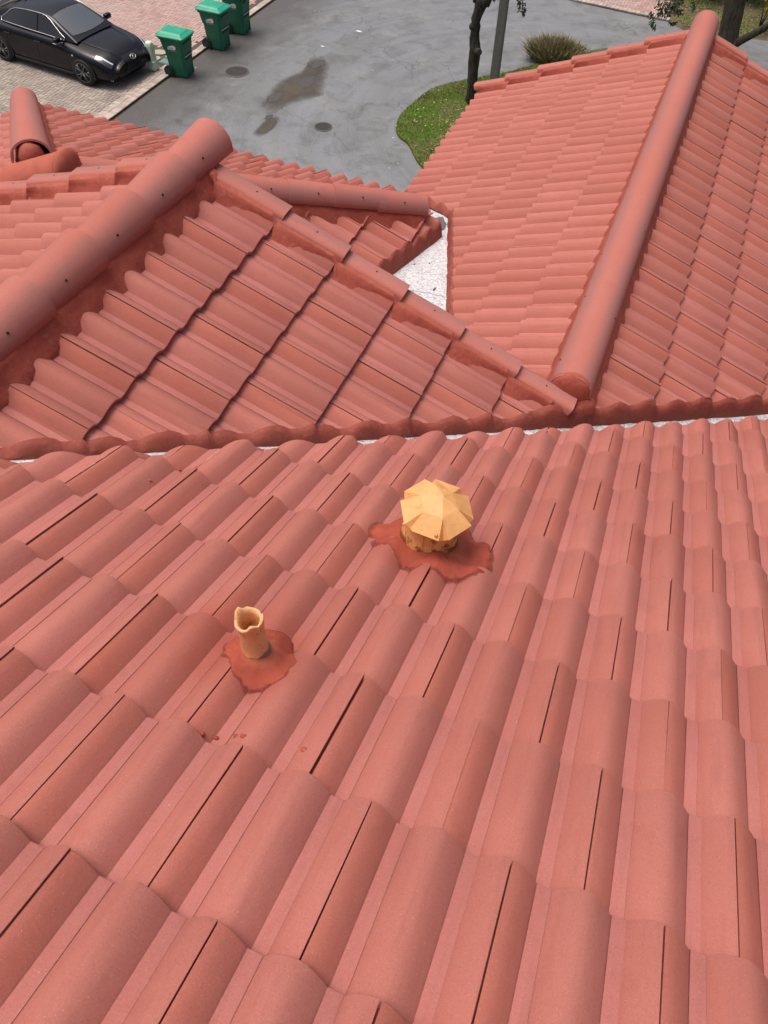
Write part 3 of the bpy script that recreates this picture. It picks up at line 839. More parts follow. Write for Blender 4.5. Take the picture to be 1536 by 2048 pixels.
# ================================================================== GROUND LEVEL
G = -7.5
def flat(name, pts, z, mat, kind='structure', sub=0):
    bm = bmesh.new(); vs = [bm.verts.new((x, y, z)) for x, y in pts]; bm.faces.new(vs)
    bmesh.ops.triangulate(bm, faces=bm.faces[:])
    return tag(link(name, bm_mesh(name, bm), None, mat), kind=kind)
def smooth_loop(pts, n=8):
    out = []
    for i in range(len(pts)):
        p0, p1, p2, p3 = [Vector((*pts[(i+k-1) % len(pts)], 0)) for k in range(4)]
        for j in range(n):
            t = j/n
            q = .5*((2*p1)+(p2-p0)*t+(2*p0-5*p1+4*p2-p3)*t*t+(3*p1-p0-3*p2+p3)*t**3)
            out.append((q.x, q.y))
    return out
def earth_material():
    m = NT('leaf_littered_earth', .95, .2); wp = world_pos(m)
    c = m.mix(m.ramp(m.noise(1.1, 5, vec=wp), (.35, 0.), (.65, 1.)), (.075, .062, .038), (.10, .10, .045))
    c = m.mix(m.ramp(m.noise(9, 5, .7, vec=wp), (.45, 0.), (.7, .8)), c, (.17, .115, .07))
    c = m.mix(m.ramp(m.noise(26, 3, vec=wp), (.66, 0.), (.72, .8)), c, (.33, .25, .17))
    m.color(c); m.bump(m.noise(18, 5, vec=wp), .6, .03); return m.m
def asphalt_material():
    m = NT('worn_wet_asphalt', .5, .5); wp = world_pos(m)
    d = m.vmath('SUBTRACT', wp, (-2.2, 18.6, -7.5)); x, y, z = m.sep(d)
    r = m.vmath('LENGTH', m.comb(x, y, 0.0)); a = m.math('ARCTAN2', y, x)
    pol = m.comb(m.math('MULTIPLY', a, .9), m.math('MULTIPLY', r, 1.6), 0.0)
    pol2 = m.comb(m.math('MULTIPLY', a, 2.2), m.math('MULTIPLY', r, 6.5), 3.0)
    tr = m.noise(1.3, 6, .6, vec=pol, dist=.6); tr2 = m.noise(1.2, 4, .6, vec=pol2, dist=.8)
    big = m.noise(.35, 4, .55, vec=wp); med = m.noise(1.6, 6, .65, vec=wp, dist=.5); fine = m.noise(28, 4, .7, vec=wp); grit = m.noise(95, 2, .6, vec=wp)
    c = m.mix(m.ramp(big, (.3, 0.), (.7, 1.)), (.140, .150, .158), (.215, .222, .224))
    c = m.mix(m.ramp(tr, (.40, 0.), (.72, .75)), c, (.222, .240, .268))
    c = m.mix(m.ramp(tr2, (.50, 0.), (.80, .35)), c, (.11, .118, .130))
    c = m.mix(m.ramp(med, (.48, 0.), (.70, .75)), c, (.078, .078, .074))
    c = m.mix(m.ramp(m.noise(.8, 5, .6, vec=wp), (.56, 0.), (.70, .6)), c, (.27, .275, .27))
    # road colour turns darker towards the left kerb
    xx = m.sep(wp)[0]
    k = m.math('ADD', m.math('MULTIPLY', m.math('SUBTRACT', xx, -12.4), .42), m.math('MULTIPLY', m.math('SUBTRACT', med, .5), 1.6))
    c = m.mix(m.ramp(k, (.3, .9), (1.35, 0.)), c, (.062, .059, .054))
    c = m.mix(m.ramp(fine, (.33, .55), (.47, 0.)), c, (.085, .085, .082))
    c = m.mix(m.ramp(fine, (.56, 0.), (.72, .6)), c, (.29, .285, .275))
    c = m.mix(m.ramp(grit, (.62, 0.), (.72, .5)), c, (.30, .295, .285))
    v = m.n('ShaderNodeTexVoronoi'); v.feature = 'DISTANCE_TO_EDGE'; v.inputs['Scale'].default_value = .8
    nv = m.n('ShaderNodeTexNoise'); nv.inputs['Scale'].default_value = 1.4; nv.inputs['Detail'].default_value = 6; m.l(wp, nv.inputs['Vector'])
    m.l(m.mix(.55, wp, m.vmath('ADD', wp, nv.outputs['Color'])), v.inputs['Vector'])
    ck = m.math('MULTIPLY', m.ramp(v.outputs['Distance'], (.0, .8), (.010, 0.)), m.ramp(m.noise(.5, 3, vec=wp), (.50, 0.), (.6, 1.)))
    c = m.mix(ck, c, (.05, .05, .048))
    m.color(c)
    m.rough(m.math('ADD', m.math('MULTIPLY', m.ramp(m.math('ADD', big, m.math('MULTIPLY', tr, .5)), (.55, 1.), (.95, 0.)), .34), .34))
    m.bump(m.noise(60, 4, .7, vec=wp), .5, .008); return m.m
def grass_soil():
    m = NT('lawn_soil', .95, .2); wp = world_pos(m)
    c = m.mix(m.ramp(m.noise(1.2, 5, vec=wp), (.35, 0.), (.65, 1.)), (.075, .10, .024), (.11, .11, .04))
    c = m.mix(m.ramp(m.noise(14, 5, .7, vec=wp), (.5, 0.), (.75, .7)), c, (.10, .085, .045))
    m.color(c); m.bump(m.noise(30, 4, vec=wp), .8, .03); return m.m
M_ASPH = asphalt_material()
flat('ground', [(-160, -60), (160, -60), (160, 320), (-160, 320)], G-.012, earth_material())
road = flat('road', [(-12.45, -8), (14, -8), (14, 26.9), (2.3, 27.06), (.97, 26.86), (.35, 26.55), (-.1, 26.5), (-.93, 27.16), (-2.7, 27.33), (-4.05, 27.5), (-5.6, 27.9), (-6.6, 29.2), (-7.0, 31.5), (-7.1, 60), (-12.3, 60), (-12.33, 24), (-12.40, 20)], G-.004, M_ASPH)

# puddle and damp ground round it
def damp_material():
    m = NT('damp_asphalt', .35, .5); wp = world_pos(m)
    c = m.mix(m.ramp(m.noise(3, 5, .6, vec=wp), (.3, 0.), (.7, 1.)), (.056, .043, .027), (.085, .068, .044))
    c = m.mix(m.ramp(m.noise(40, 4, .7, vec=wp), (.55, 0.), (.75, .5)), c, (.055, .05, .042))
    m.color(c); m.rough(m.ramp(m.noise(1.8, 4, vec=wp), (.4, .22), (.6, .55)))
    d = m.n('ShaderNodeAttribute'); d.attribute_name = 'edge'
    k = m.math('ADD', d.outputs['Fac'], m.math('MULTIPLY', m.math('SUBTRACT', m.noise(5, 6, .7, vec=wp), .5), 1.1))
    tr = m.n('ShaderNodeBsdfTransparent'); mx = m.n('ShaderNodeMixShader')
    m.l(m.ramp(k, (.08, 0.), (.95, .95)), mx.inputs[0]); m.l(tr.outputs[0], mx.inputs[1]); m.l(m.b.outputs[0], mx.inputs[2])
    m.l(mx.outputs[0], m.out.inputs[0]); m.bump(m.noise(50, 4, vec=wp), .25, .004); return m.m
M_DAMP = damp_material()
def stain(name, loop, z, mat, parent=None, soft=.45):
    """sheet whose alpha fades to its border through the 'edge' attribute"""
    cx = sum(p[0] for p in loop)/len(loop); cy = sum(p[1] for p in loop)/len(loop); n = len(loop); R = 5
    V = [(cx, cy, z)]; E = [1.0]; F = []
    for j in range(1, R+1):
        f = j/R
        for x, y in loop:
            V.append((cx+(x-cx)*f*1.12, cy+(y-cy)*f*1.12, z)); E.append(1-max(0, (f-soft)/(1-soft)))
    for k in range(n):
        F.append((0, 1+k, 1+(k+1) % n))
        for j in range(R-1):
            a = 1+j*n+k; b = 1+j*n+(k+1) % n; F.append((a, a+n, b+n, b))
    me = mesh(name, V, F, False); at = me.attributes.new('edge', 'FLOAT', 'POINT'); at.data.foreach_set('value', E)
    return tag(link(name, me, parent, mat), kind='structure')
stain('puddle', smooth_loop([(-9.62, 17.62), (-9.46, 17.0), (-9.08, 16.85), (-8.87, 17.42), (-8.64, 17.83), (-8.38, 18.24), (-8.75, 19.3), (-9.0, 20.09), (-9.4, 20.40), (-9.56, 20.03), (-9.47, 19.38), (-9.72, 18.5)], 4), G+.001, M_DAMP)
stain('puddle', smooth_loop([(-9.05, 16.55), (-8.85, 16.75), (-8.68, 16.33), (-8.75, 15.7), (-9.02, 15.75)], 5), G+.002, M_DAMP)
def water_mat():
    m = NT('shallow_water', .04, .6); m.color((.07, .062, .048)); m.bump(m.noise(3, 2, vec=world_pos(m)), .05, .01); return m.m
M_WATER = water_mat()
for (cx, cy, a, b, sdv) in ((-9.40, 17.6, .16, .26, 1), (-9.03, 18.75, .20, .34, 2.4), (-9.05, 16.62, .085, .13, 4.1), (-9.24, 19.9, .15, .25, 5.0)):
    lp = []
    for k in range(26):
        t = 2*math.pi*k/26; q = 1+.5*fbm((math.cos(t)*1.5+sdv, math.sin(t)*1.5, sdv))*2
        lp.append((cx+a*q*math.cos(t), cy+b*q*math.sin(t)))
    flat('puddle', lp, G+.005, M_WATER)

# manhole cover, and a dark road patch built the same way
M_IRON = simple('wet_cast_iron', (.075, .07, .068), .45, .3, scale=25)
M_COLLAR = simple('dark_collar', (.13, .125, .12), .7)
def manhole(c, r, label):
    o = empty('manhole_cover', (c[0], c[1], G), label=label, cat='manhole cover')
    bm = bmesh.new(); n = 36
    def ring(r0, z): return [bm.verts.new((r0*math.cos(2*math.pi*k/n), r0*math.sin(2*math.pi*k/n), z)) for k in range(n)]
    rs = [ring(r*1.10, .001), ring(r*1.08, .014), ring(r*.99, .014), ring(r*.98, .004)]
    for a, b in zip(rs, rs[1:]):
        for k in range(n): bm.faces.new((a[k], a[(k+1) % n], b[(k+1) % n], b[k]))
    link('frame', bm_mesh('frame', bm), o, M_COLLAR)
    bm = bmesh.new(); bm_cyl(bm, (0, 0, .002), (0, 0, .011), r*.96, n=36)
    link('lid', bm_mesh('lid', bm), o, M_IRON)
    bm = bmesh.new()
    for i in range(-5, 6):
        y = i*r*.16; L = math.sqrt(max(0, (r*.88)**2-y*y))
        bm_box(bm, (0, y, .013), (2*L, r*.05, .006))
    tag(link('tread_ribs', bm_mesh('tread_ribs', bm), o, M_IRON), kind='stuff')
manhole((-11.0, 18.53), .31, 'round iron manhole cover in the road beside the nearest green bin')
manhole((-7.62, 16.73), .21, 'small dark round stain in the middle of the road below the puddle, built as a cover')  # a dark round patch on the asphalt, modelled as a flush cover

# ---- paved driveway on the left
def paver_material(name, c0, c1, c2):
    m = NT(name, .7, .35); wp = world_pos(m)
    at = m.n('ShaderNodeAttribute'); at.attribute_name = 'tint'
    t = at.outputs['Fac']
    c = m.mix(m.ramp(t, (0, 0.), (1., 1.)), c0, c1)
    c = m.mix(m.ramp(m.noise(.9, 5, .6, vec=wp), (.42, 0.), (.68, .75)), c, c2)
    c = m.mix(m.ramp(m.noise(40, 4, .7, vec=wp), (.5, 0.), (.78, .5)), c, tuple(v*.55 for v in c0))
    m.color(c); m.bump(m.noise(70, 4, vec=wp), .4, .005); return m.m
M_PTAN = paver_material('tan_pavers', (.29, .245, .205), (.42, .37, .315), (.20, .175, .155))
M_PPINK = paver_material('pink_pavers', (.36, .225, .20), (.50, .345, .315), (.40, .33, .29))
M_PEDGE = paver_material('edge_pavers', (.40, .34, .29), (.56, .48, .42), (.34, .29, .25))
M_JOINT = simple('paver_joint_sand', (.085, .072, .06), .95)
def paver_field(name, parent, x0, x1, y0, y1, mat, test, seed):
    rng = random.Random(seed); V = []; F = []; T = []; g = .007; a = .10
    nx = int((x1-x0)/a)+2; ny = int((y1-y0)/a)+2
    for i in range(nx):
        for j in range(ny):
            q = (i+j) % 4 if False else (i-j) % 4
            if q == 0: w, h = 2*a, a
            elif q == 3: w, h = a, 2*a
            else: continue
            X = x0+i*a; Y = y0+j*a
            cx, cy = X+w/2, Y+h/2
            if not test(cx, cy): continue
            z = G+.052+rng.gauss(0, .0016); k = len(V); b = .008
            V += [(X+g/2, Y+g/2, z-.012), (X+w-g/2, Y+g/2, z-.012), (X+w-g/2, Y+h-g/2, z-.012), (X+g/2, Y+h-g/2, z-.012),
                  (X+b, Y+b, z), (X+w-b, Y+b, z), (X+w-b, Y+h-b, z), (X+b, Y+h-b, z)]
            F += [(k+4, k+5, k+6, k+7)]+[(k+e, k+(e+1) % 4, k+4+(e+1) % 4, k+4+e) for e in range(4)]
            T += [rng.random()]*8
    me = mesh(name, V, F, False); at = me.attributes.new('tint', 'FLOAT', 'POINT'); at.data.foreach_set('value', T)
    return tag(link(name, me, parent, mat), kind='stuff')
XC = -12.46
def xcurb(y): return XC+max(0, (y-18.5))*.012
drv = flat('driveway', [(-30, 9), (XC, 9), (XC, 18.5), (XC+.14, 30), (XC+.14, 45), (-30, 45)], G+.038, M_JOINT)
V = [(XC, 9, G-.03), (XC, 18.5, G-.03), (XC+.14, 30, G-.03), (XC, 9, G+.0385), (XC, 18.5, G+.0385), (XC+.14, 30, G+.0385)]
link('kerb_face', mesh('kerb_face', V, [(0, 1, 4, 3), (1, 2, 5, 4)], False), drv, M_JOINT)
YB = 18.86
paver_field('paver_field', drv, -21.5, -12.7, 13.2, YB, M_PTAN, lambda x, y: x < xcurb(y)-.36 and y < YB-.05 and not (-14.2 < x and y > 17.75+(.35 if x < -13.4 else 0)), 3)
paver_field('paver_field', drv, -22.0, -12.5, YB, 27.2, M_PPINK, lambda x, y: x < xcurb(y)-.36 and y > YB+.05, 4)
# soldier course along the road edge, piece by piece
bm = bmesh.new(); bm_box(bm, (0, 0, .03), (.205, .098, .045), .006, 1); PV = bm_mesh('paver', bm); PV.materials.append(M_PEDGE)
at = PV.attributes.new('tint', 'FLOAT', 'POINT'); at.data.foreach_set('value', [.5]*len(PV.vertices))
def edge_mat():
    m = NT('edge_paver', .7, .35); wp = world_pos(m); r_ = m.rnd()
    c = m.mix(r_, (.36, .30, .255), (.52, .44, .38)); c = m.mix(m.ramp(m.noise(30, 4, .7, vec=wp), (.5, 0.), (.75, .6)), c, (.20, .17, .15))
    m.color(c); m.bump(m.noise(70, 4, vec=wp), .4, .005); return m.m
PV.materials.clear(); PV.materials.append(edge_mat())
for i in range(118):
    y = 12.6+i*.106
    if y > 25: break
    for c in (0, 1):
        if c == 1 and y > 18.9: continue
        o = link('paver', PV, drv); o.location = (xcurb(y)-.108-.212*c, y+.05*c, G+random.gauss(0, .002)); o.rotation_euler = (0, 0, random.gauss(0, .02))
# irregular stepping slabs and rubble round the utility box
M_SLAB = simple('mossy_slab', (.36, .335, .26), .85, scale=12)
def slab(c, w, h, rz, name='flagstone'):
    n = 9; V = []
    for k in range(n):
        t = 2*math.pi*k/n+random.uniform(-.15, .15); q = random.uniform(.85, 1.1)
        x, y = w*math.cos(t)*q, h*math.sin(t)*q
        V.append((c[0]+x*math.cos(rz)-y*math.sin(rz), c[1]+x*math.sin(rz)+y*math.cos(rz), G+.066))
    V += [(x, y, G+.03) for x, y, z in V]
    F = [tuple(range(n))]+[(k, (k+1) % n, n+(k+1) % n, n+k)[::-1] for k in range(n)]
    return link(name, mesh(name, V, F, False), drv, M_SLAB)
for c in ((-13.86, 18.5, .30, .26, .3), (-13.42, 18.58, .22, .17, .1), (-13.3, 18.2, .15, .13, .6), (-13.62, 18.12, .16, .13, .2), (-13.95, 18.1, .17, .12, .9), (-13.5, 17.85, .15, .1, .4), (-13.2, 17.86, .14, .10, .1), (-12.99, 18.5, .16, .13, .7), (-13.8, 17.86, .13, .1, .7), (-14.15, 17.95, .12, .1, .1)):
    slab(c[:2], c[2], c[3], c[4])

# ---- green wheeled bins
def plastic(name, c, rough=.42):
    m = NT(name, rough, .45); wp = world_pos(m)
    k = m.mix(m.ramp(m.noise(4, 5, .6, vec=wp), (.35, 0.), (.7, 1.)), tuple(v*.86 for v in c), tuple(min(1, v*1.08) for v in c))
    k = m.mix(m.ramp(m.noise(30, 5, .7, vec=wp), (.6, 0.), (.8, .35)), k, (.16, .22, .18))
    m.color(k); m.bump(m.noise(220, 2, vec=wp), .12, .002); return m.m
M_BIN = plastic('green_plastic', (.008, .135, .075)); M_LID = plastic('green_lid', (.015, .33, .195), .36)
M_RUB = simple('black_rubber', (.018, .018, .019), .7); M_BINDK = simple('dark_green', (.006, .05, .03), .6)
M_DECAL = simple('white_decal', (.78, .78, .76), .5); M_PRINT = simple('grey_print', (.30, .36, .33), .6)
def bin_part_body():
    bm = bmesh.new()
    # rounded rect rings: (z, x0, x1, half y)  -- front of the bin faces +X
    prf = [(.02, -.20, .235, .195), (.06, -.215, .245, .205), (.30, -.235, .262, .225), (.62, -.262, .285, .248), (.635, -.285, .288, .252), (.78, -.315, .302, .268), (.90, -.335, .318, .282), (.905, -.36, .345, .305), (.955, -.365, .35, .31), (.96, -.345, .33, .29), (.5, -.22, .22, .2)]
    rings = []
    for z, x0, x1, hy in prf:
        ring = []; cr = .055
        for (cx, cy, a0) in ((x1-cr, hy-cr, 0), (x0+cr, hy-cr, 90), (x0+cr, -hy+cr, 180), (x1-cr, -hy+cr, 270)):
            for q in range(5):
                t = rad(a0+q*22.5); ring.append(bm.verts.new((cx+cr*math.cos(t), cy+cr*math.sin(t), z)))
        rings.append(ring)
    n = len(rings[0])
    for a, b in zip(rings, rings[1:]):
        for k in range(n): bm.faces.new((a[k], a[(k+1) % n], b[(k+1) % n], b[k]))
    bm.faces.new(rings[0][::-1]); bm.faces.new(rings[-1])
    return bm_mesh('body', bm)
def bin_part_lid():
    bm = bmesh.new(); prf = [(.955, .0), (.985, .006), (1.0, -.01), (1.015, -.05), (1.022, -.07), (1.05, -.12)]
    rings = []
    for i, (z, gq) in enumerate(prf):
        ring = []; x0, x1, hy = -.40-gq*.6, .375+gq, .325+gq; cr = max(.03, .06+gq*.2)
        for (cx, cy, a0) in ((x1-cr, hy-cr, 0), (x0+cr, hy-cr, 90), (x0+cr, -hy+cr, 180), (x1-cr, -hy+cr, 270)):
            for q in range(4):
                t = rad(a0+q*30); X = cx+cr*math.cos(t); ring.append(bm.verts.new((X, cy+cr*math.sin(t), z+(.02 if i > 2 else 0)-(.05 if i > 2 else .0)*max(0, X))))
        rings.append(ring)
    n = len(rings[0])
    for a, b in zip(rings, rings[1:]):
        for k in range(n): bm.faces.new((a[k], a[(k+1) % n], b[(k+1) % n], b[k]))
    bm.faces.new(rings[0][::-1]); bm.faces.new(rings[-1])
    return bm_mesh('lid', bm)
def make_bin():
    b = empty('wheelie_bin'); link('body', bin_part_body(), b, M_BIN); link('lid', bin_part_lid(), b, M_LID)
    for sg in (-1, 1):
        bm = bmesh.new(); bm_cyl(bm, (-.225, sg*.20, .135), (-.225, sg*.265, .135), .135, n=24)
        w = link('wheel', bm_mesh('wheel', bm), b, M_RUB)
        bm = bmesh.new(); bm_cyl(bm, (-.225, sg*.264, .135), (-.225, sg*.272, .135), .07, n=16); link('hub', bm_mesh('hub', bm), w, M_BINDK)
    bm = bmesh.new(); bm_cyl(bm, (-.425, -.24, .985), (-.425, .24, .985), .016, n=10)
    for sg in (-1, 1): bm_cyl(bm, (-.34, sg*.24, .96), (-.425, sg*.24, .985), .014, n=8)
    link('handle', bm_mesh('handle', bm), b, M_LID)
    # catch bar recess on the front
    bm = bmesh.new(); bm_box(bm, (.268, 0, .50), (.03, .30, .15), .01, 2); link('catch_recess', bm_mesh('catch_recess', bm), b, M_BINDK)
    bm = bmesh.new(); bm_cyl(bm, (.288, -.17, .52), (.288, .17, .52), .012, n=10); link('catch_bar', bm_mesh('catch_bar', bm), b, simple('galvanised', (.5, .52, .52), .4, .6))
    bm = bmesh.new(); bm_box(bm, (.335, 0, .83), (.03, .34, .07), .012, 2); link('front_lip', bm_mesh('front_lip', bm), b, M_BIN)
    for z in (.34, .2):
        pass
    bm = bmesh.new()
    for sg in (-1, 1): bm_box(bm, (.245, sg*.17, .20), (.05, .05, .36), .012, 2)
    link('front_ribs', bm_mesh('front_ribs', bm), b, M_BIN)['kind'] = 'stuff'
    # white printed label on the side facing the house
    tl = math.atan2(.285-.252, .90-.635)
    lab = []
    for k in range(9): t = rad(90-k*22.5); lab.append((.05+.072*math.cos(t), .062*math.sin(t)))
    lab += [(-.125, -.062), (-.125, -.018), (-.09, .014)]
    V = [(x, -(.2575+(.745+z-.635)*(.033/.265)+.004), .745+z) for x, z in lab]
    d = link('label', mesh('label', V, [tuple(range(len(V)))], False), b, M_DECAL)
    bm = bmesh.new()
    for i, (x, w) in enumerate(((-.10, .026), (-.068, .023), (-.036, .023), (-.004, .026), (.028, .022))):
        z = .722+.004*(i % 2); bm_box(bm, (x, -(.2575+(z-.635)*.1245+.0055), z), (w*.75, .003, .045+.008*(i % 3)))
    for i in range(11): bm_box(bm, (-.10+i*.022, -(.2575+.0+.006+(.655-.635)*.1245), .655), (.014, .003, .014))
    link('print', bm_mesh('print', bm), d, M_PRINT)['kind'] = 'stuff'
    return b
def copy_tree(o, parent=None):
    c = o.copy(); COL.objects.link(c); c.parent = parent
    for ch in list(o.children): copy_tree(ch, c)
    return c
bin0 = make_bin(); bins = [bin0, copy_tree(bin0), copy_tree(bin0)]
for o, (x, y, rz, lb) in zip(bins, ((-12.225, 17.78, .02, 'green wheelie bin beside the pale utility box, nearest of three'), (-12.21, 19.70, -.03, 'green wheelie bin standing in front of the third bin'), (-12.20, 20.88, .05, 'green wheelie bin half hidden behind another, cut by the photo top'))):
    o.location = (x, y, G); o.rotation_euler = (0, 0, rz); tag(o, lb, 'bin', 'green wheelie bins along the kerb')

# ---- pale utility pedestal and its ground box
ped = empty('utility_pedestal', (-12.97, 17.60, G+.05), label='pale green telephone pedestal post beside the nearest bin', cat='utility box')
M_PED = simple('pale_green_metal', (.50, .62, .50), .5, scale=20); M_PEDC = simple('pale_cap', (.66, .76, .66), .45)
bm = bmesh.new(); bm_box(bm, (0, 0, .11), (.215, .215, .22), .04, 3); link('base', bm_mesh('base', bm), ped, M_PED)
bm = bmesh.new(); bm_box(bm, (0, 0, .42), (.20, .20, .42), .045, 3, taper=(.92, .92)); link('body', bm_mesh('body', bm), ped, M_PED)
bm = bmesh.new(); bm_box(bm, (0, 0, .225), (.235, .235, .03), .012, 2); link('band', bm_mesh('band', bm), ped, M_PEDC)
bm = bmesh.new(); bm_box(bm, (0, 0, .64), (.19, .19, .10), .042, 3, taper=(.75, .75)); link('cap', bm_mesh('cap', bm), ped, M_PEDC)
vb = empty('valve_box', (-12.92, 18.16, G+.05), label='flat green valve box lid set in the paving behind the pedestal', cat='valve box')
bm = bmesh.new(); bm_box(bm, (0, 0, .01), (.34, .26, .03), .01, 1); link('lid', bm_mesh('lid', bm), vb, simple('faded_green_lid', (.13, .24, .20), .6))
bm = bmesh.new(); bm_box(bm, (0, 0, .0), (.40, .32, .026), .01, 1); link('frame', bm_mesh('frame', bm), vb, simple('faded_green_frame', (.10, .18, .15), .7))

# white scraps on the road
M_WHT = simple('white_litter', (.75, .75, .73), .6)
for i, (x, y, w, h, lb) in enumerate(((-9.62, 20.98, .05, .03, 'small white litter scrap on the road beyond the puddle'), (-9.1, 22.39, .10, .04, 'larger white litter scrap far up the road'), (-12.17, 18.1, .03, .02, 'white crumb by the kerb between bins'), (-12.10, 18.25, .02, .02, 'tiny pale crumb at the kerb between bins'))):
    o = scrap('litter', None, (x, y), w, h, i*2.3+.7, M_WHT, lambda a, b: G, .003, 12, .006); tag(o, lb, 'litter', 'white litter on the road')

# ---- grass verge island
isl = smooth_loop([(-4.3, 15.45), (-4.92, 16.1), (-5.39, 16.75), (-5.72, 17.0), (-5.95, 17.35), (-6.09, 18.0), (-6.03, 18.9), (-5.83, 19.84), (-5.25, 20.6), (-4.9, 20.97), (-4.2, 21.75), (-3.2, 23.1), (-2.3, 24.2), (-1, 24.9), (1.0, 25.0), (4, 24), (6, 20), (6, 13), (0, 12.4), (-3.6, 14.2)], 6)
bm = bmesh.new(); top = [bm.verts.new((x, y, G+.05)) for x, y in isl]; bot = [bm.verts.new((x*1.0, y, G-.02)) for x, y in isl]
bm.faces.new(top)
for k in range(len(isl)): bm.faces.new((top[k], bot[k], bot[(k+1) % len(isl)], top[(k+1) % len(isl)]))
bmesh.ops.triangulate(bm, faces=[f for f in bm.faces if len(f.verts) > 4])
tag(link('verge', bm_mesh('verge', bm), None, grass_soil()), kind='structure')
def in_poly(x, y, P):
    c = False; n = len(P); j = n-1
    for i in range(n):
        if (P[i][1] > y) != (P[j][1] > y) and x < (P[j][0]-P[i][0])*(y-P[i][1])/(P[j][1]-P[i][1])+P[i][0]: c = not c
        j = i
    return c
def grass_mat():
    m = NT('grass_blades', .7, .25); at = m.n('ShaderNodeAttribute'); at.attribute_name = 'tint'; wp = world_pos(m)
    c = m.mix(at.outputs['Fac'], (.12, .34, .02), (.28, .46, .05))
    c = m.mix(m.ramp(m.noise(.9, 4, vec=wp), (.48, 0.), (.66, .8)), c, (.20, .19, .065))
    m.color(c); m.b.inputs['Subsurface Weight'].default_value = 0; return m.m
def grass(name, test, x0, x1, y0, y1, n, hmax, zb, seed, mat, dens=None):
    rg = np.random.RandomState(seed); P = rg.uniform((x0, y0), (x1, y1), (n, 2)); V = []; F = []; T = []
    for (x, y) in P:
        if not test(x, y): continue
        q = fbm((x*1.1, y*1.1, 2))+.5
        if rg.rand() > (dens(x, y) if dens else .35+q*1.1): continue
        h = hmax*(.5+.7*rg.rand()); a = rg.rand()*6.28; w = .008+.006*rg.rand(); lx, ly = rg.uniform(-.6, .6, 2)*h
        k = len(V); V += [(x-w*math.cos(a), y-w*math.sin(a), zb), (x+w*math.cos(a), y+w*math.sin(a), zb), (x+lx, y+ly, zb+h)]
        F.append((k, k+1, k+2)); T += [rg.rand()]*3
    me = mesh(name, V, F, False); at = me.attributes.new('tint', 'FLOAT', 'POINT'); at.data.foreach_set('value', T)
    return tag(link(name, me, None, mat), kind='stuff')
M_GRASS = grass_mat()
def bare(x, y):
    return math.exp(-(((x+4.45)/.42)**2+((y-18.55)/.75)**2))+.8*math.exp(-(((x+4.5)/.5)**2+((y-17.2)/.4)**2))
grass('grass', lambda x, y: in_poly(x, y, isl), -6.2, -3.2, 15.2, 24, 52000, .055, G+.048, 5, M_GRASS, lambda x, y: max(.0, (.55+fbm((x*1.3, y*1.3, 2))*1.3)*(1-1.15*bare(x, y))))
M_STRAW = simple('dead_leaves', (.26, .165, .10), .9, var=.4, scale=3)
def leaf_litter(name, n, fn, seed, z, mat, sz=.03):
    rg = np.random.RandomState(seed); V = []; F = []
    for i in range(n):
        x, y = fn(rg); a = rg.rand()*6.28; s_ = sz*(.5+rg.rand()); k = len(V); t = rg.uniform(-.4, .4)
        for (p, q) in ((-1, -.4), (0, -.6), (1, 0), (0, .6), (-1, .4)):
            V.append((x+s_*(p*math.cos(a)-q*math.sin(a)), y+s_*(p*math.sin(a)+q*math.cos(a)), z+.012+s_*t*p+.01*rg.rand()))
        F.append((k, k+1, k+2, k+3, k+4))
    return tag(link(name, mesh(name, V, F, False), None, mat), kind='stuff')
leaf_litter('fallen_leaves', 420, lambda rg: (-4.5+rg.normal()*.38, 18.2+rg.normal()*1.0), 3, G+.05, M_STRAW, .028)
leaf_litter('fallen_leaves', 60, lambda rg: (-5.2+rg.normal()*.5, 18.2+rg.normal()*1.2), 4, G+.07, simple('pale_petals', (.62, .58, .42), .8), .016)
leaf_litter('fallen_leaves', 900, lambda rg: (rg.uniform(-.8, 3.4), rg.uniform(27.0, 30.5)), 6, G-.01, simple('brown_leaves', (.22, .14, .085), .9, var=.4, scale=3), .035)
grass('grass', lambda x, y: y > 27.05, -.6, 3.6, 27.0, 30.5, 9000, .06, G-.012, 8, M_GRASS, lambda x, y: .35+fbm((x*1.2, y*1.2, 7))*1.6)

# ---- trees
def bark(name, c0, c1):
    m = NT(name, .9, .2); x, y, z = m.sep(m.tc.outputs['Object'])
    v = m.comb(m.math('MULTIPLY', x, 3.0), m.math('MULTIPLY', y, 3.0), m.math('MULTIPLY', z, .8))
    f = m.noise(6, 6, .7, vec=v); c = m.mix(m.ramp(f, (.35, 0.), (.65, 1.)), c0, c1)
    c = m.mix(m.ramp(m.noise(3.5, 4), (.56, 0.), (.7, .6)), c, (.10, .105, .075)); m.color(c)
    m.bump(f, .9, .03); return m.m
M_BARK = bark('dark_wet_bark', (.022, .019, .016), (.085, .075, .062)); M_BARK2 = bark('oak_bark', (.030, .026, .021), (.11, .095, .075))
def leaf_mat(name, c0, c1):
    m = NT(name, .55, .35); at = m.n('ShaderNodeAttribute'); at.attribute_name = 'tint'
    m.color(m.mix(at.outputs['Fac'], c0, c1)); return m.m
M_LEAF = leaf_mat('oak_leaves', (.022, .045, .014), (.062, .095, .030)); M_LEAFL = leaf_mat('pale_leaves', (.05, .09, .035), (.16, .20, .10))
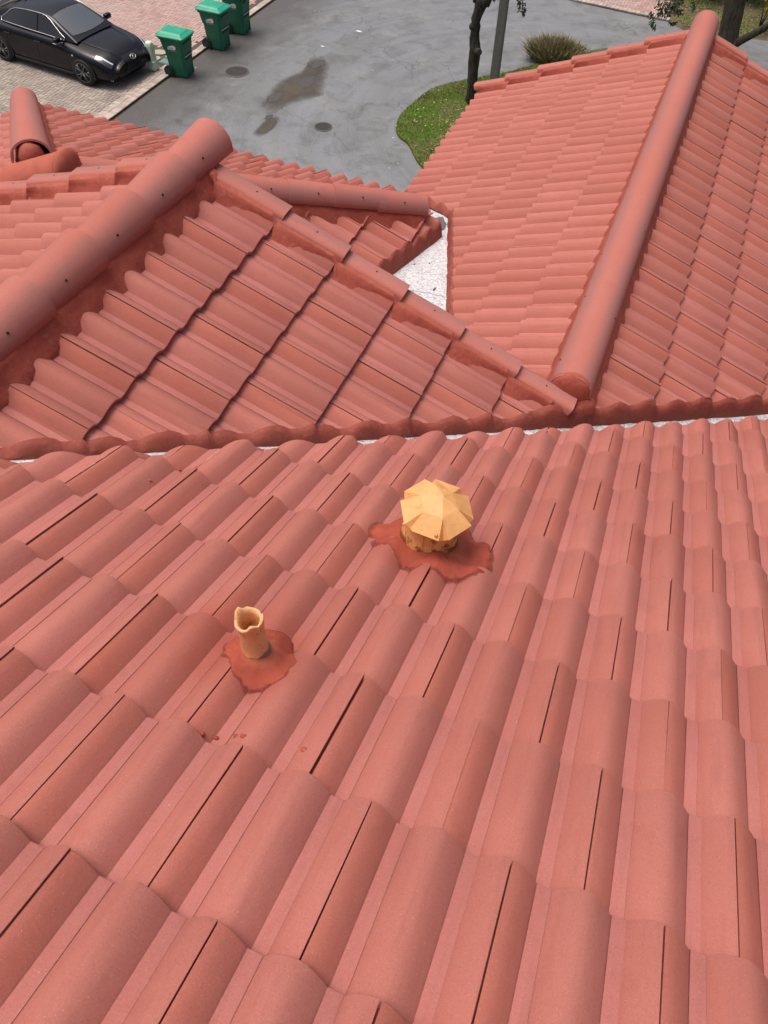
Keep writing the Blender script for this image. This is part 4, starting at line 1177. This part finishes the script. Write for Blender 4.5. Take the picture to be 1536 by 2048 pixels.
def leaves(name, parent, clumps, seed, mat, size=.05, flat_=.5):
    """clumps: (centre, radii, count)"""
    rg = np.random.RandomState(seed); V = []; F = []; T = []
    for (c, r, n) in clumps:
        sub = rg.normal(size=(max(2, n//14), 3))*.55
        for i in range(n):
            p = sub[rg.randint(len(sub))]+rg.normal(size=3)*.24
            p = np.array(c)+p*np.array(r); a = rg.normal(size=3); a /= np.linalg.norm(a)+1e-6
            b = np.cross(a, rg.normal(size=3)); b /= np.linalg.norm(b)+1e-6; s_ = size*(.6+.7*rg.rand()); k = len(V)
            V += [tuple(p-a*s_), tuple(p-b*s_*.42), tuple(p+a*s_), tuple(p+b*s_*.42)]; F.append((k, k+1, k+2, k+3)); T += [rg.rand()]*4
    me = mesh(name, V, F, False); at = me.attributes.new('tint', 'FLOAT', 'POINT'); at.data.foreach_set('value', T)
    return link(name, me, parent, mat)
def wp_(x, y, z, o): return (x-o[0], y-o[1], z-o[2])
tb = (-4.70, 19.42, G)
t1 = empty('verge_tree', tb, label='slim dark trunk with knots and a pruned stub rising from the grass verge', cat='tree')
bm = bmesh.new()
ctr = [(-4.70, -7.62, .17), (-4.72, -7.35, .145), (-4.725, -6.95, .135), (-4.735, -6.5, .14), (-4.735, -6.25, .155), (-4.76, -6.12, .135), (-4.79, -5.95, .12), (-4.80, -5.72, .125), (-4.80, -5.58, .115), (-4.74, -5.38, .12), (-4.70, -5.22, .15), (-4.69, -5.1, .17)]
bm_tube(bm, [wp_(x, 19.42+.02*math.sin(z*5), z, tb) for x, z, r in ctr], [r for x, z, r in ctr], 14, .16)
tr = link('trunk', bm_mesh('trunk', bm), t1, M_BARK)
bm = bmesh.new()
for pts, rs in (([(-4.80, 19.42, -5.2), (-4.86, 19.4, -4.9), (-5.0, 19.35, -4.2), (-5.5, 19.2, -3.0), (-6.2, 19.0, -1.8)], [.12, .105, .09, .06, .03]),
                ([(-4.62, 19.42, -5.24), (-4.52, 19.45, -4.98), (-4.40, 19.5, -4.4), (-4.0, 19.7, -3.2), (-3.4, 20.2, -1.8)], [.12, .10, .09, .06, .03]),
                ([(-4.05, 19.6, -3.4), (-3.85, 19.5, -4.2), (-3.78, 19.5, -5.0), (-3.72, 19.5, -5.4)], [.04, .02, .010, .004])):
    bm_tube(bm, [wp_(*p, tb) for p in pts], rs, 9, .12)
link('branch', bm_mesh('branch', bm), t1, M_BARK)['kind'] = 'stuff'
bm = bmesh.new(); bm_tube(bm, [wp_(-4.70, 19.36, -6.23, tb), wp_(-4.60, 19.27, -6.2, tb), wp_(-4.57, 19.23, -6.19, tb)], [.085, .078, .066], 12, .1)
link('pruned_stub', bm_mesh('pruned_stub', bm), t1, M_BARK)
bm = bmesh.new(); bm_tube(bm, [wp_(-4.80, 19.38, -5.74, tb), wp_(-4.90, 19.35, -5.72, tb), wp_(-4.925, 19.34, -5.72, tb)], [.085, .07, .03], 10, .25)
link('knot', bm_mesh('knot', bm), t1, M_BARK)
cl = [((-3.76, 19.5, -5.12), (.07, .07, .22), 70), ((-3.71, 19.5, -5.36), (.045, .05, .10), 34), ((-3.80, 19.5, -4.8), (.12, .12, .25), 90), ((-4.40, 19.5, -5.10), (.08, .06, .05), 26)]
for i in range(26):
    a = random.uniform(0, 6.28); rr = random.uniform(.3, 2.6)
    cl.append(((-4.6+rr*math.cos(a), 19.6+rr*math.sin(a), -2.0+random.uniform(-1.2, 1.5)), (.75, .75, .5), 90))
tag(leaves('crown', t1, [(wp_(*c, tb), r, n) for c, r, n in cl], 11, M_LEAF, .042), kind='stuff')

rb = (.90, 24.5, G)
t2 = empty('oak_tree', rb, label='stout oak trunk with a low side limb behind the right gable ridge', cat='tree')
bm = bmesh.new()
ctr = [(.92, -7.7, .48), (.94, -7.3, .40), (.95, -6.95, .36), (.88, -6.6, .32), (.82, -6.2, .31), (.76, -5.8, .31), (.72, -5.0, .29), (.70, -4.0, .25), (.75, -3.0, .18)]
bm_tube(bm, [wp_(x, 24.5, z, rb) for x, z, r in ctr], [r*.82 for x, z, r in ctr], 16, .14); link('trunk', bm_mesh('trunk', bm), t2, M_BARK2)
bm = bmesh.new()
for pts, rs in (([(.98, 24.45, -7.0), (1.12, 24.4, -6.85), (1.38, 24.3, -6.6), (1.7, 24.2, -6.3), (2.1, 24.0, -5.7), (2.6, 23.8, -4.6)], [.17, .12, .095, .09, .07, .04]),
                ([(.68, 24.5, -4.6), (.2, 24.7, -4.2), (-.4, 24.9, -4.6), (-.85, 25.0, -5.6), (-1.05, 25.0, -6.5)], [.14, .09, .05, .025, .008]),
                ([(.72, 24.5, -3.6), (-.4, 24.2, -2.4), (-1.8, 24.0, -1.6)], [.13, .08, .03]), ([(.74, 24.5, -3.4), (1.8, 24.9, -2.0), (2.6, 25.5, -1.0)], [.13, .08, .03])):
    bm_tube(bm, [wp_(*p, rb) for p in pts], rs, 9, .15)
link('branch', bm_mesh('branch', bm), t2, M_BARK2)['kind'] = 'stuff'
cl = [((-1.05, 25, -6.55), (.22, .2, .22), 150), ((-.75, 25, -6.50), (.26, .2, .20), 150), ((-.42, 25, -6.42), (.22, .2, .16), 110), ((-1.15, 25, -6.93), (.07, .06, .17), 50), ((-.8, 25, -6.15), (.4, .3, .2), 200), ((-.7, 25.0, -6.78), (.12, .1, .06), 40)]
for i in range(26):
    a = random.uniform(0, 6.28); rr = random.uniform(.4, 3.2)
    cl.append(((.8+rr*math.cos(a), 24.8+rr*math.sin(a), -1.6+random.uniform(-1.2, 1.6)), (.85, .85, .55), 90))
tag(leaves('crown', t2, [(wp_(*c, rb), r, n) for c, r, n in cl], 12, M_LEAF, .05), kind='stuff')

# street pole
pol = empty('street_pole', (-4.36, 20.2, G), label='plain grey concrete pole standing behind the slim verge tree', cat='pole')
bm = bmesh.new(); vs = bm_box(bm, (0, 0, 4.1), (.215, .215, 8.2), .02, 2, taper=(.72, .72)); link('shaft', bm_mesh('shaft', bm), pol, simple('weathered_concrete', (.20, .195, .18), .85, var=.3, scale=9))
bm = bmesh.new(); bm_tube(bm, [(0, 0, 7.9), (.3, .5, 8.2), (.7, 1.2, 8.3)], [.03, .03, .03], 8); link('arm', bm_mesh('arm', bm), pol, M_PED)

# reddish ornamental grass clump
def bush(name, c, n, w, h, seed, label, cat, mats):
    o = empty(name, (*c, G+.04), label=label, cat=cat)
    rg = np.random.RandomState(seed)
    for mi, m_ in enumerate(mats):
        V = []; F = []; T = []
        for i in range(n):
            a = rg.rand()*6.28; r = w*math.sqrt(rg.rand()); hh = h*(.55+.55*rg.rand())*(1-.35*(r/w)**2); x, y = r*math.cos(a), r*math.sin(a)*.7
            lx, ly = rg.normal(size=2)*.16+np.array([x, y])*.25; b = rg.rand()*6.28; s_ = .012+.010*rg.rand(); k = len(V)
            bx, by = s_*math.cos(b), s_*math.sin(b)
            V += [(x-bx, y-by, 0), (x+bx, y+by, 0), (x+lx*.5+bx, y+ly*.5+by, hh*.6), (x+lx*.5-bx, y+ly*.5-by, hh*.6), (x+lx, y+ly, hh)]
            F += [(k, k+1, k+2, k+3), (k+3, k+2, k+4)]; T += [rg.rand()]*5
        me = mesh('foliage', V, F, False); at = me.attributes.new('tint', 'FLOAT', 'POINT'); at.data.foreach_set('value', T)
        tag(link('foliage', me, o, m_), kind='stuff')
    return o
M_BG1 = leaf_mat('olive_blades', (.11, .13, .05), (.30, .29, .14)); M_BG2 = leaf_mat('russet_blades', (.16, .12, .06), (.30, .24, .13))
bush('ornamental_grass', (-3.38, 22.9), 1300, .68, .56, 21, 'clump of olive and russet ornamental grass beyond the right roof', 'shrub', (M_BG1, M_BG2))

# hedge and yellow shrub in the far yard
for i, (x, y, z, r, lb) in enumerate(((-.1, 29.7, .7, .8, 'dark green hedge shrub left of the oak trunk'), (1.15, 30.0, .75, .85, 'dark green hedge shrub directly behind the oak'), (2.3, 29.9, .8, .85, 'dark green hedge shrub right of the oak trunk'))):
    h = empty('hedge_shrub', (x, y, G), label=lb, cat='shrub', group='hedge shrubs in the far yard')
    bm = bmesh.new()
    for k in range(5): bm_tube(bm, [(0, 0, 0), (.1*math.cos(k), .1*math.sin(k), .3), (.35*math.cos(k*1.3), .3*math.sin(k*1.3), .9)], [.03, .022, .01], 6)
    tag(link('stems', bm_mesh('stems', bm), h, M_BARK), kind='stuff')
    tag(leaves('foliage', h, [((random.uniform(-.4, .4), random.uniform(-.35, .35), z+random.uniform(-.35, .4)), (r*.6, r*.5, .45), 220) for k in range(9)], 30+i, M_LEAF, .05), kind='stuff')
ys = empty('yellow_shrub', (1.72, 27.5, G), label='yellow green leafy shrub at the far right corner of the yard', cat='shrub')
bm = bmesh.new()
for k in range(5): bm_tube(bm, [(0, 0, 0), (.06*math.cos(k*1.2), .06*math.sin(k*1.2), .4), (.22*math.cos(k*1.3), .2*math.sin(k*1.3), 1.0)], [.02, .015, .008], 6)
tag(link('stems', bm_mesh('stems', bm), ys, M_BARK), kind='stuff')
tag(leaves('foliage', ys, [((random.uniform(-.1, .3), random.uniform(-.2, .2), .95+random.uniform(-.2, .35)), (.25, .22, .22), 110) for k in range(6)], 40, leaf_mat('yellow_leaves', (.20, .19, .02), (.50, .38, .04)), .045), kind='stuff')

# far driveway with pale pavers
fd = flat('far_driveway', [(-4.05, 27.52), (-2.7, 27.35), (-.95, 27.18), (-.95, 36), (-4.6, 36)], G+.034, M_JOINT)
paver_field('paver_field', fd, -5.0, -.9, 27.2, 33.0, M_PPINK, lambda x, y: -4.1-.05*(y-27.5) < x < -1.05 and y > 27.66-.105*(x+4.05), 9)
bm = bmesh.new(); bm_box(bm, (0, 0, .03), (.125, .20, .05), .008, 1); PV2 = bm_mesh('paver', bm); PV2.materials.append(PV.materials[0])
for i in range(24):
    x = -4.0+i*.133; o = link('paver', PV2, fd); o.location = (x, 27.60-.109*(x+4.05), G+random.gauss(0, .002)); o.rotation_euler = (0, 0, -.11+random.gauss(0, .02))
# ---- black sedan
def car_paint():
    m = NT('black_paint', .2, .28); m.color((.004, .005, .009)); m.b.inputs['Coat Weight'].default_value = .15
    m.b.inputs['Coat Roughness'].default_value = .06; return m.m
M_PAINT = car_paint(); M_GLASS = NT('tinted_glass', .05, .7); M_GLASS.color((.010, .012, .014)); M_GLASS = M_GLASS.m
M_WIND = NT('windscreen_glass', .12, .7); M_WIND.color((.07, .085, .10)); M_WIND = M_WIND.m
M_CHROME = simple('satin_chrome', (.62, .62, .60), .3, .9, var=.03); M_TRIM = simple('black_trim', (.012, .012, .013), .5)
M_RIM = simple('dark_alloy', (.16, .16, .165), .35, .7); M_TYRE = simple('tyre_rubber', (.016, .016, .017), .8)
M_LAMP = simple('lamp_lens', (.62, .68, .72), .15, .1, spec=.8); M_LAMPD = simple('smoked_lens', (.03, .035, .04), .1, spec=.8)
def crom(xs, ys, x):
    x = min(max(x, min(xs[0], xs[-1])), max(xs[0], xs[-1])); n = len(xs); i = 0
    while i < n-2 and x > xs[i+1]: i += 1
    h = xs[i+1]-xs[i]; t = (x-xs[i])/h
    def sl(k):
        a, b = max(k-1, 0), min(k+1, n-1); return (np.array(ys[b])-np.array(ys[a]))/(xs[b]-xs[a])
    p0, p1 = np.array(ys[i]), np.array(ys[i+1]); m0, m1 = sl(i)*h, sl(i+1)*h
    return p0*(2*t**3-3*t*t+1)+m0*(t**3-2*t*t+t)+p1*(-2*t**3+3*t*t)+m1*(t**3-t*t)
# half sections: (y, z) from floor centre up over the side to the top centre
BX = [-2.40, -2.28, -1.95, -1.40, -.70, .10, .85, 1.20, 1.55, 1.95, 2.18, 2.30]
BS = [[(.0, .42), (.50, .42), (.66, .46), (.70, .62), (.66, .80), (.50, .88), (.30, .90), (0, .91)],
      [(.0, .30), (.62, .30), (.82, .40), (.86, .62), (.80, .86), (.62, .985), (.30, 1.01), (0, 1.015)],
      [(.0, .22), (.70, .22), (.88, .36), (.91, .64), (.86, .90), (.70, 1.01), (.35, 1.045), (0, 1.05)],
      [(.0, .18), (.74, .18), (.90, .34), (.93, .66), (.88, .90), (.76, .985), (.40, 1.03), (0, 1.035)],
      [(.0, .17), (.76, .17), (.895, .30), (.90, .62), (.885, .86), (.78, .96), (.40, .99), (0, 1.0)],
      [(.0, .17), (.76, .17), (.895, .30), (.895, .60), (.88, .84), (.78, .945), (.40, .97), (0, .98)],
      [(.0, .17), (.76, .17), (.895, .30), (.90, .58), (.88, .80), (.77, .915), (.40, .95), (0, .96)],
      [(.0, .17), (.75, .17), (.90, .32), (.915, .60), (.88, .785), (.73, .88), (.40, .935), (0, .945)],
      [(.0, .18), (.74, .18), (.90, .33), (.915, .60), (.86, .755), (.68, .84), (.38, .895), (0, .905)],
      [(.0, .20), (.70, .20), (.86, .31), (.87, .54), (.80, .69), (.60, .78), (.34, .825), (0, .835)],
      [(.0, .20), (.60, .20), (.78, .30), (.78, .46), (.70, .57), (.52, .655), (.28, .695), (0, .705)],
      [(.0, .24), (.42, .24), (.58, .30), (.60, .40), (.54, .49), (.40, .55), (.20, .58), (0, .59)]]
def body_pt(x, s):
    sec = crom(BX, BS, x); n = len(sec); q = s*(n-1); i = min(int(q), n-2); t = q-i
    def g(k): return sec[min(max(k, 0), n-1)]
    p0, p1, p2, p3 = g(i-1), g(i), g(i+1), g(i+2)
    r = .5*((2*p1)+(p2-p0)*t+(2*p0-5*p1+4*p2-p3)*t*t+(3*p1-p0-3*p2+p3)*t**3)
    return max(0, r[0]), r[1]
def grid_mesh(name, rows, close=None):
    V = [p for r_ in rows for p in r_]; m = len(rows[0]); F = []
    for i in range(len(rows)-1):
        for j in range(m-1): a = i*m+j; F.append((a, a+1, a+m+1, a+m))
    if close:
        F.append(tuple(range(m))); F.append(tuple(range((len(rows)-1)*m, len(rows)*m))[::-1])
    return mesh(name, V, F)
GX = [-2.0, -1.50, -.98, -.30, .27, .72, 1.18]
GS = [[(.64, .99), (.63, 1.0), (0, 1.035)], [(.71, .985), (.585, 1.19), (0, 1.225)], [(.755, .985), (.55, 1.315), (0, 1.36)], [(.77, .965), (.56, 1.385), (0, 1.43)],
      [(.765, .955), (.565, 1.36), (0, 1.405)], [(.755, .945), (.63, 1.165), (0, 1.205)], [(.70, .93), (.69, .94), (0, .975)]]
def gh(x, t):
    """t 0..1 belt to rail, 1..2 rail to roof centre"""
    b, r_, c = crom(GX, GS, x)
    if t <= 1:
        p = b+(r_-b)*t; return p[0], p[1]
    f = t-1; y = r_[0]*(1-f); z = c[1]-(c[1]-r_[1])*(1-f)**2.2
    return y, z
def make_car():
    c = empty('parked_car')
    sg = [i/26 for i in range(27)]
    rows = []
    for i in range(61):
        x = BX[0]+(BX[-1]-BX[0])*i/60
        half = [(x, body_pt(x, s)[0], body_pt(x, s)[1]) for s in sg]
        rows.append([(x, -y, z) for x, y, z in half]+[(x, y, z) for x, y, z in half[::-1]][1:])
    link('body', grid_mesh('body', rows, True), c, M_PAINT)
    rows = []
    ts = [0, .25, .5, .75, .93, 1.03, 1.12, 1.3, 1.5, 1.75, 2.0]
    for i in range(41):
        x = GX[0]+(GX[-1]-GX[0])*i/40
        half = [(x, *gh(x, t)) for t in ts]
        rows.append([(x, -y, z) for x, y, z in half]+[(x, y, z) for x, y, z in half[::-1]][1:])
    link('cabin', grid_mesh('cabin', rows), c, M_PAINT)
    # windscreen and rear window
    for nm, xa, xb, mt in (('windscreen', .34, 1.08, M_WIND), ('rear_window', -1.08, -1.80, M_GLASS)):
        rows = []
        for i in range(9):
            f = i/8; r_ = []
            for j in range(13):
                w = (j/12-.5)*2; x = xa+(xb-xa)*f+(.0 if nm != 'windscreen' else (-.09*w*w*(f)))
                y, z = gh(x, 1.10); yy = w*y*.97; zc = gh(x, 2)[1]; z2 = zc-(zc-gh(x, 1)[1])*abs(yy/max(y, .01))**2.2
                r_.append((x+.006*(1 if xb > xa else -1), yy, z2+.009))
            rows.append(r_)
        link(nm, grid_mesh(nm, rows), c, mt)
    def side_panel(nm, xs, t0, t1, mt, sgn, off=.008):
        rows = []
        for x in xs:
            a, b = t0(x), t1(x); r_ = []
            for k in range(6):
                y, z = gh(x, a+(b-a)*k/5); r_.append((x, sgn*(y+off), z+off*.4))
            rows.append(r_)
        return link(nm, grid_mesh(nm, rows), c, mt)
    def tl(x):
        if x > .25: return max(.10, .93-(x-.25)*.55-.75*max(0, x-.25)**2*1.2)
        if x < -.95: return max(.10, .93-(-.95-x)*1.9)
        return .93
    for sgn in (-1, 1):
        side_panel('front_window', [.80-.82*k/9 for k in range(10)], lambda x: .08, tl, M_GLASS, sgn)
        side_panel('rear_window', [-.07-1.20*k/9 for k in range(10)], lambda x: .08, tl, M_GLASS, sgn)
        bm = bmesh.new(); loop = []
        for k in range(15): x = .84-2.14*k/14; loop.append((x, .05))
        for k in range(15): x = -1.30+2.14*k/14; loop.append((x, min(.985, tl(x)+.06)))
        P = []
        for x, t in loop+loop[:1]:
            y, z = gh(x, t); P.append((x, sgn*(y+.012), z+.004))
        bm_tube(bm, P, [.011]*len(P), 5); link('window_trim', bm_mesh('window_trim', bm), c, M_CHROME)
        bm = bmesh.new(); bm_box(bm, (.76, sgn*.93, 1.0), (.13, .20, .12), .035, 3); bm_box(bm, (.80, sgn*.83, .965), (.06, .12, .04), .01, 1)
        mi = link('wing_mirror', bm_mesh('wing_mirror', bm, True), c, M_PAINT)
        bm = bmesh.new(); bm_box(bm, (.76, sgn*.935, .945), (.12, .20, .016), .006, 1); link('mirror_trim', bm_mesh('mirror_trim', bm), mi, M_CHROME)
        for x in (.10, -.95):
            bm = bmesh.new(); y, z = body_pt(x, .56); bm_box(bm, (x-.10, sgn*(.905), .80), (.20, .035, .035), .012, 2); link('door_handle', bm_mesh('door_handle', bm), c, M_PAINT)
        # door seams: thin recessed lines
        bm = bmesh.new()
        for x0, x1 in ((.98, .88), (-.05, -.08), (-1.10, -.98)):
            pts = []
            for k in range(12):
                f = k/11; x = x0+(x1-x0)*f+(-.12*max(0, .35-f) if x0 < -1 else 0); y, z = body_pt(x, (.30+.40*f)); pts.append((x, sgn*(y+.001), z))
            bm_tube(bm, pts, [.005]*12, 4)
        link('door_seam', bm_mesh('door_seam', bm), c, M_TRIM)['kind'] = 'stuff'
        # lower sill blade
        bm = bmesh.new(); bm_box(bm, (0, sgn*.90, .215), (2.0, .03, .07), .01, 1); link('sill', bm_mesh('sill', bm), c, M_TRIM)
        # head and tail lamps follow the body skin
        rows = []
        for k in range(9):
            x = 1.80+.40*k/8; s0 = .575-.05*k/8; s1 = .655-.005*k/8-(.02 if k == 0 else 0)
            rows.append([(x, sgn*(body_pt(x, s0+(s1-s0)*j/4)[0]+.006), body_pt(x, s0+(s1-s0)*j/4)[1]+.004) for j in range(5)])
        hl = link('headlight', grid_mesh('headlight', rows), c, M_LAMPD)
        rows = []
        for k in range(9):
            x = 1.80+.39*k/8; rows.append([(x, sgn*(body_pt(x, q-.006*k/8)[0]+.011), body_pt(x, q-.006*k/8)[1]+.008) for q in (.632, .645, .658)])
        link('running_light', grid_mesh('running_light', rows), hl, M_LAMP)
        rows = []
        for k in range(7):
            x = -2.33+.25*k/6; rows.append([(x, sgn*(body_pt(x, .60+.04*j)[0]+.006), body_pt(x, .60+.04*j)[1]+.004) for j in range(3)])
        link('tail_light', grid_mesh('tail_light', rows), c, simple('red_lens', (.25, .01, .012), .2))
        bm = bmesh.new(); bm_box(bm, (2.10, sgn*.70, .235), (.15, .12, .016), .004, 1); link('bumper_trim', bm_mesh('bumper_trim', bm), c, M_CHROME)
        # wheels
        for x in (1.40, -1.40):
            bm = bmesh.new(); n = 30; vc = bm.verts.new((x, sgn*.927, .34)); rg = []
            for k in range(n+1):
                t = rad(-18)+rad(216)*k/n; rg.append(bm.verts.new((x+.385*math.cos(t), sgn*(.925-.045*abs(math.sin(t))**3*(1 if math.sin(t) > 0 else 0)), .34+.385*math.sin(t))))
            for k in range(n): bm.faces.new((vc, rg[k], rg[k+1]))
            link('wheel_well_shade', bm_mesh('wheel_well_shade', bm), c, M_TRIM)  # flat black disc on the flank stands in for the wheel well's shade
            w = link('wheel', None, c) if False else empty('wheel'); w.parent = c; w.location = (x, sgn*.835, .335)
            bm = bmesh.new(); prf = [(-.11, .24), (-.115, .30), (-.095, .328), (0, .335), (.095, .328), (.115, .30), (.11, .24)]; rs = []
            for yv, r_ in prf: rs.append([bm.verts.new((r_*math.cos(2*math.pi*k/32), yv, r_*math.sin(2*math.pi*k/32))) for k in range(32)])
            for a, b in zip(rs, rs[1:]):
                for k in range(32): bm.faces.new((a[k], a[(k+1) % 32], b[(k+1) % 32], b[k]))
            link('tyre', bm_mesh('tyre', bm, True), w, M_TYRE)
            bm = bmesh.new(); bm_cyl(bm, (0, -sgn*.02, 0), (0, sgn*.06, 0), .235, n=32)
            link('brake', bm_mesh('brake', bm), w, M_TRIM)
            bm = bmesh.new()
            for k in range(10):
                t = 2*math.pi*(k//2)/5+(.17 if k % 2 else -.17); t2 = 2*math.pi*(k//2)/5+(.24 if k % 2 else -.24)
                bm_tube(bm, [(.03*math.cos(t), sgn*.105, .03*math.sin(t)), (.14*math.cos(t), sgn*.112, .14*math.sin(t)), (.238*math.cos(t2), sgn*.108, .238*math.sin(t2))], [.020, .016, .017], 6)
            rs = []
            for yv, r_ in ((sgn*.08, .225), (sgn*.113, .228), (sgn*.116, .245), (sgn*.09, .252)): rs.append([bm.verts.new((r_*math.cos(2*math.pi*k/32), yv, r_*math.sin(2*math.pi*k/32))) for k in range(32)])
            for a, b in zip(rs, rs[1:]):
                for k in range(32): bm.faces.new((a[k], a[(k+1) % 32], b[(k+1) % 32], b[k]))
            bm_cyl(bm, (0, sgn*.09, 0), (0, sgn*.118, 0), .05, n=16)
            link('rim', bm_mesh('rim', bm), w, M_RIM)['kind'] = 'stuff'
    # front grille, emblem, bonnet creases, plate area
    rows = []
    for i in range(13):
        f = i/12; z = .30+.40*f; hw = .30-.10*math.sin(math.pi*min(1, f*1.15))+.10*(1-f)*.8
        r_ = []
        for j in range(9):
            w = (j/8-.5)*2; y = w*hw
            x = 2.30
            for q in range(60):
                xx = 2.30-q*.008
                ok = False
                for s in np.linspace(.0, 1, 41):
                    yy, zz = body_pt(xx, s)
                    if zz >= z: ok = yy >= abs(y); break
                if ok: x = xx; break
            r_.append((x+.008, y, z))
        rows.append(r_)
    gr_ = link('grille', grid_mesh('grille', rows), c, M_TRIM)
    bm = bmesh.new()
    for k in range(8):
        z = .33+k*.04; hw = .26
        bm_box(bm, (2.318-.25*max(0, z-.55), 0, z), (.012, hw*2*(.8+.2*abs(k-4)/4), .009))
    link('grille_bars', bm_mesh('grille_bars', bm), gr_, M_LAMPD)['kind'] = 'stuff'
    E = Vector((2.285, 0, .615)); en = Vector((.80, 0, .6)).normalized(); eu = Vector((-.6, 0, .8)).normalized()
    bm = bmesh.new(); P = []
    for k in range(25): t = 2*math.pi*k/24; P.append(E+en*.022+Vector((0, .085*math.cos(t), 0))+eu*(.062*math.sin(t)))
    bm_tube(bm, P, [.009]*25, 6)
    bm_tube(bm, [E+en*.022+Vector((0, .025, 0))+eu*.055, E+en*.022+Vector((0, -.028, 0))+eu*-.03, E+en*.022+Vector((0, .05, 0))+eu*-.035], [.008]*3, 6)
    link('emblem', bm_mesh('emblem', bm), c, M_CHROME)['kind'] = 'stuff'
    bm = bmesh.new()
    for sgn in (-1, 1):
        pts = [(x, sgn*(.62-.16*(x-1.15)/.9), body_pt(x, .86)[1]+.010-.02*((x-1.15)/.9)) for x in np.linspace(1.12, 2.1, 9)]
        pts = [(x, sgn*body_pt(x, .80)[0], body_pt(x, .80)[1]+.002) for x in np.linspace(1.12, 2.12, 10)]
        bm_tube(bm, pts, [.012, .018, .02, .02, .02, .018, .016, .014, .012, .006], 6)
    link('bonnet_crease', bm_mesh('bonnet_crease', bm), c, M_PAINT)['kind'] = 'stuff'
    bm = bmesh.new(); bm_tube(bm, [(-1.02, 0, 1.38), (-1.10, 0, 1.43), (-1.16, 0, 1.45)], [.03, .022, .008], 6); link('roof_aerial', bm_mesh('roof_aerial', bm), c, M_PAINT)
    bm = bmesh.new(); bm_box(bm, (1.14, -.905, .70), (.06, .012, .03), .003, 1); link('fender_badge', bm_mesh('fender_badge', bm), c, M_LAMP)
    bm = bmesh.new(); bm_tube(bm, [(1.10, .55, .965), (1.05, .1, .99), (1.02, -.05, 1.0)], [.008]*3, 5); bm_tube(bm, [(1.12, -.05, .975), (1.08, -.4, .98), (1.0, -.56, .985)], [.008]*3, 5)
    link('wiper', bm_mesh('wiper', bm), c, M_TRIM)['kind'] = 'stuff'
    return c
car = make_car(); car.location = (-15.27, 17.14, G+.055); car.rotation_euler = (0, 0, rad(-6.6)); car.scale = (1, 1, .935)
tag(car, 'glossy black sedan parked on the tan paved driveway, nose towards the bins', 'car')
car2 = copy_tree(car); car2.location = (-1.75, 31.05, G+.055); car2.rotation_euler = (0, 0, rad(-97))
tag(car2, 'dark car on the far driveway, only its lower front at the top edge', 'car')
# ---- plain house walls under the lower roofs
bm = bmesh.new()
bm_box(bm, (.5, 5.3, (G-2.25)/2), (3.2, 5.2, -G-2.25)); bm_box(bm, (-2.9, 3.4, (G-2.2)/2), (3.7, 3.6, -G-2.2)); bm_box(bm, (.3, -1.6, (G-1.9)/2), (6.2, 6.0, -G-1.9))
tag(link('house_wall', bm_mesh('house_wall', bm), None, M_STUCCO), kind='structure')
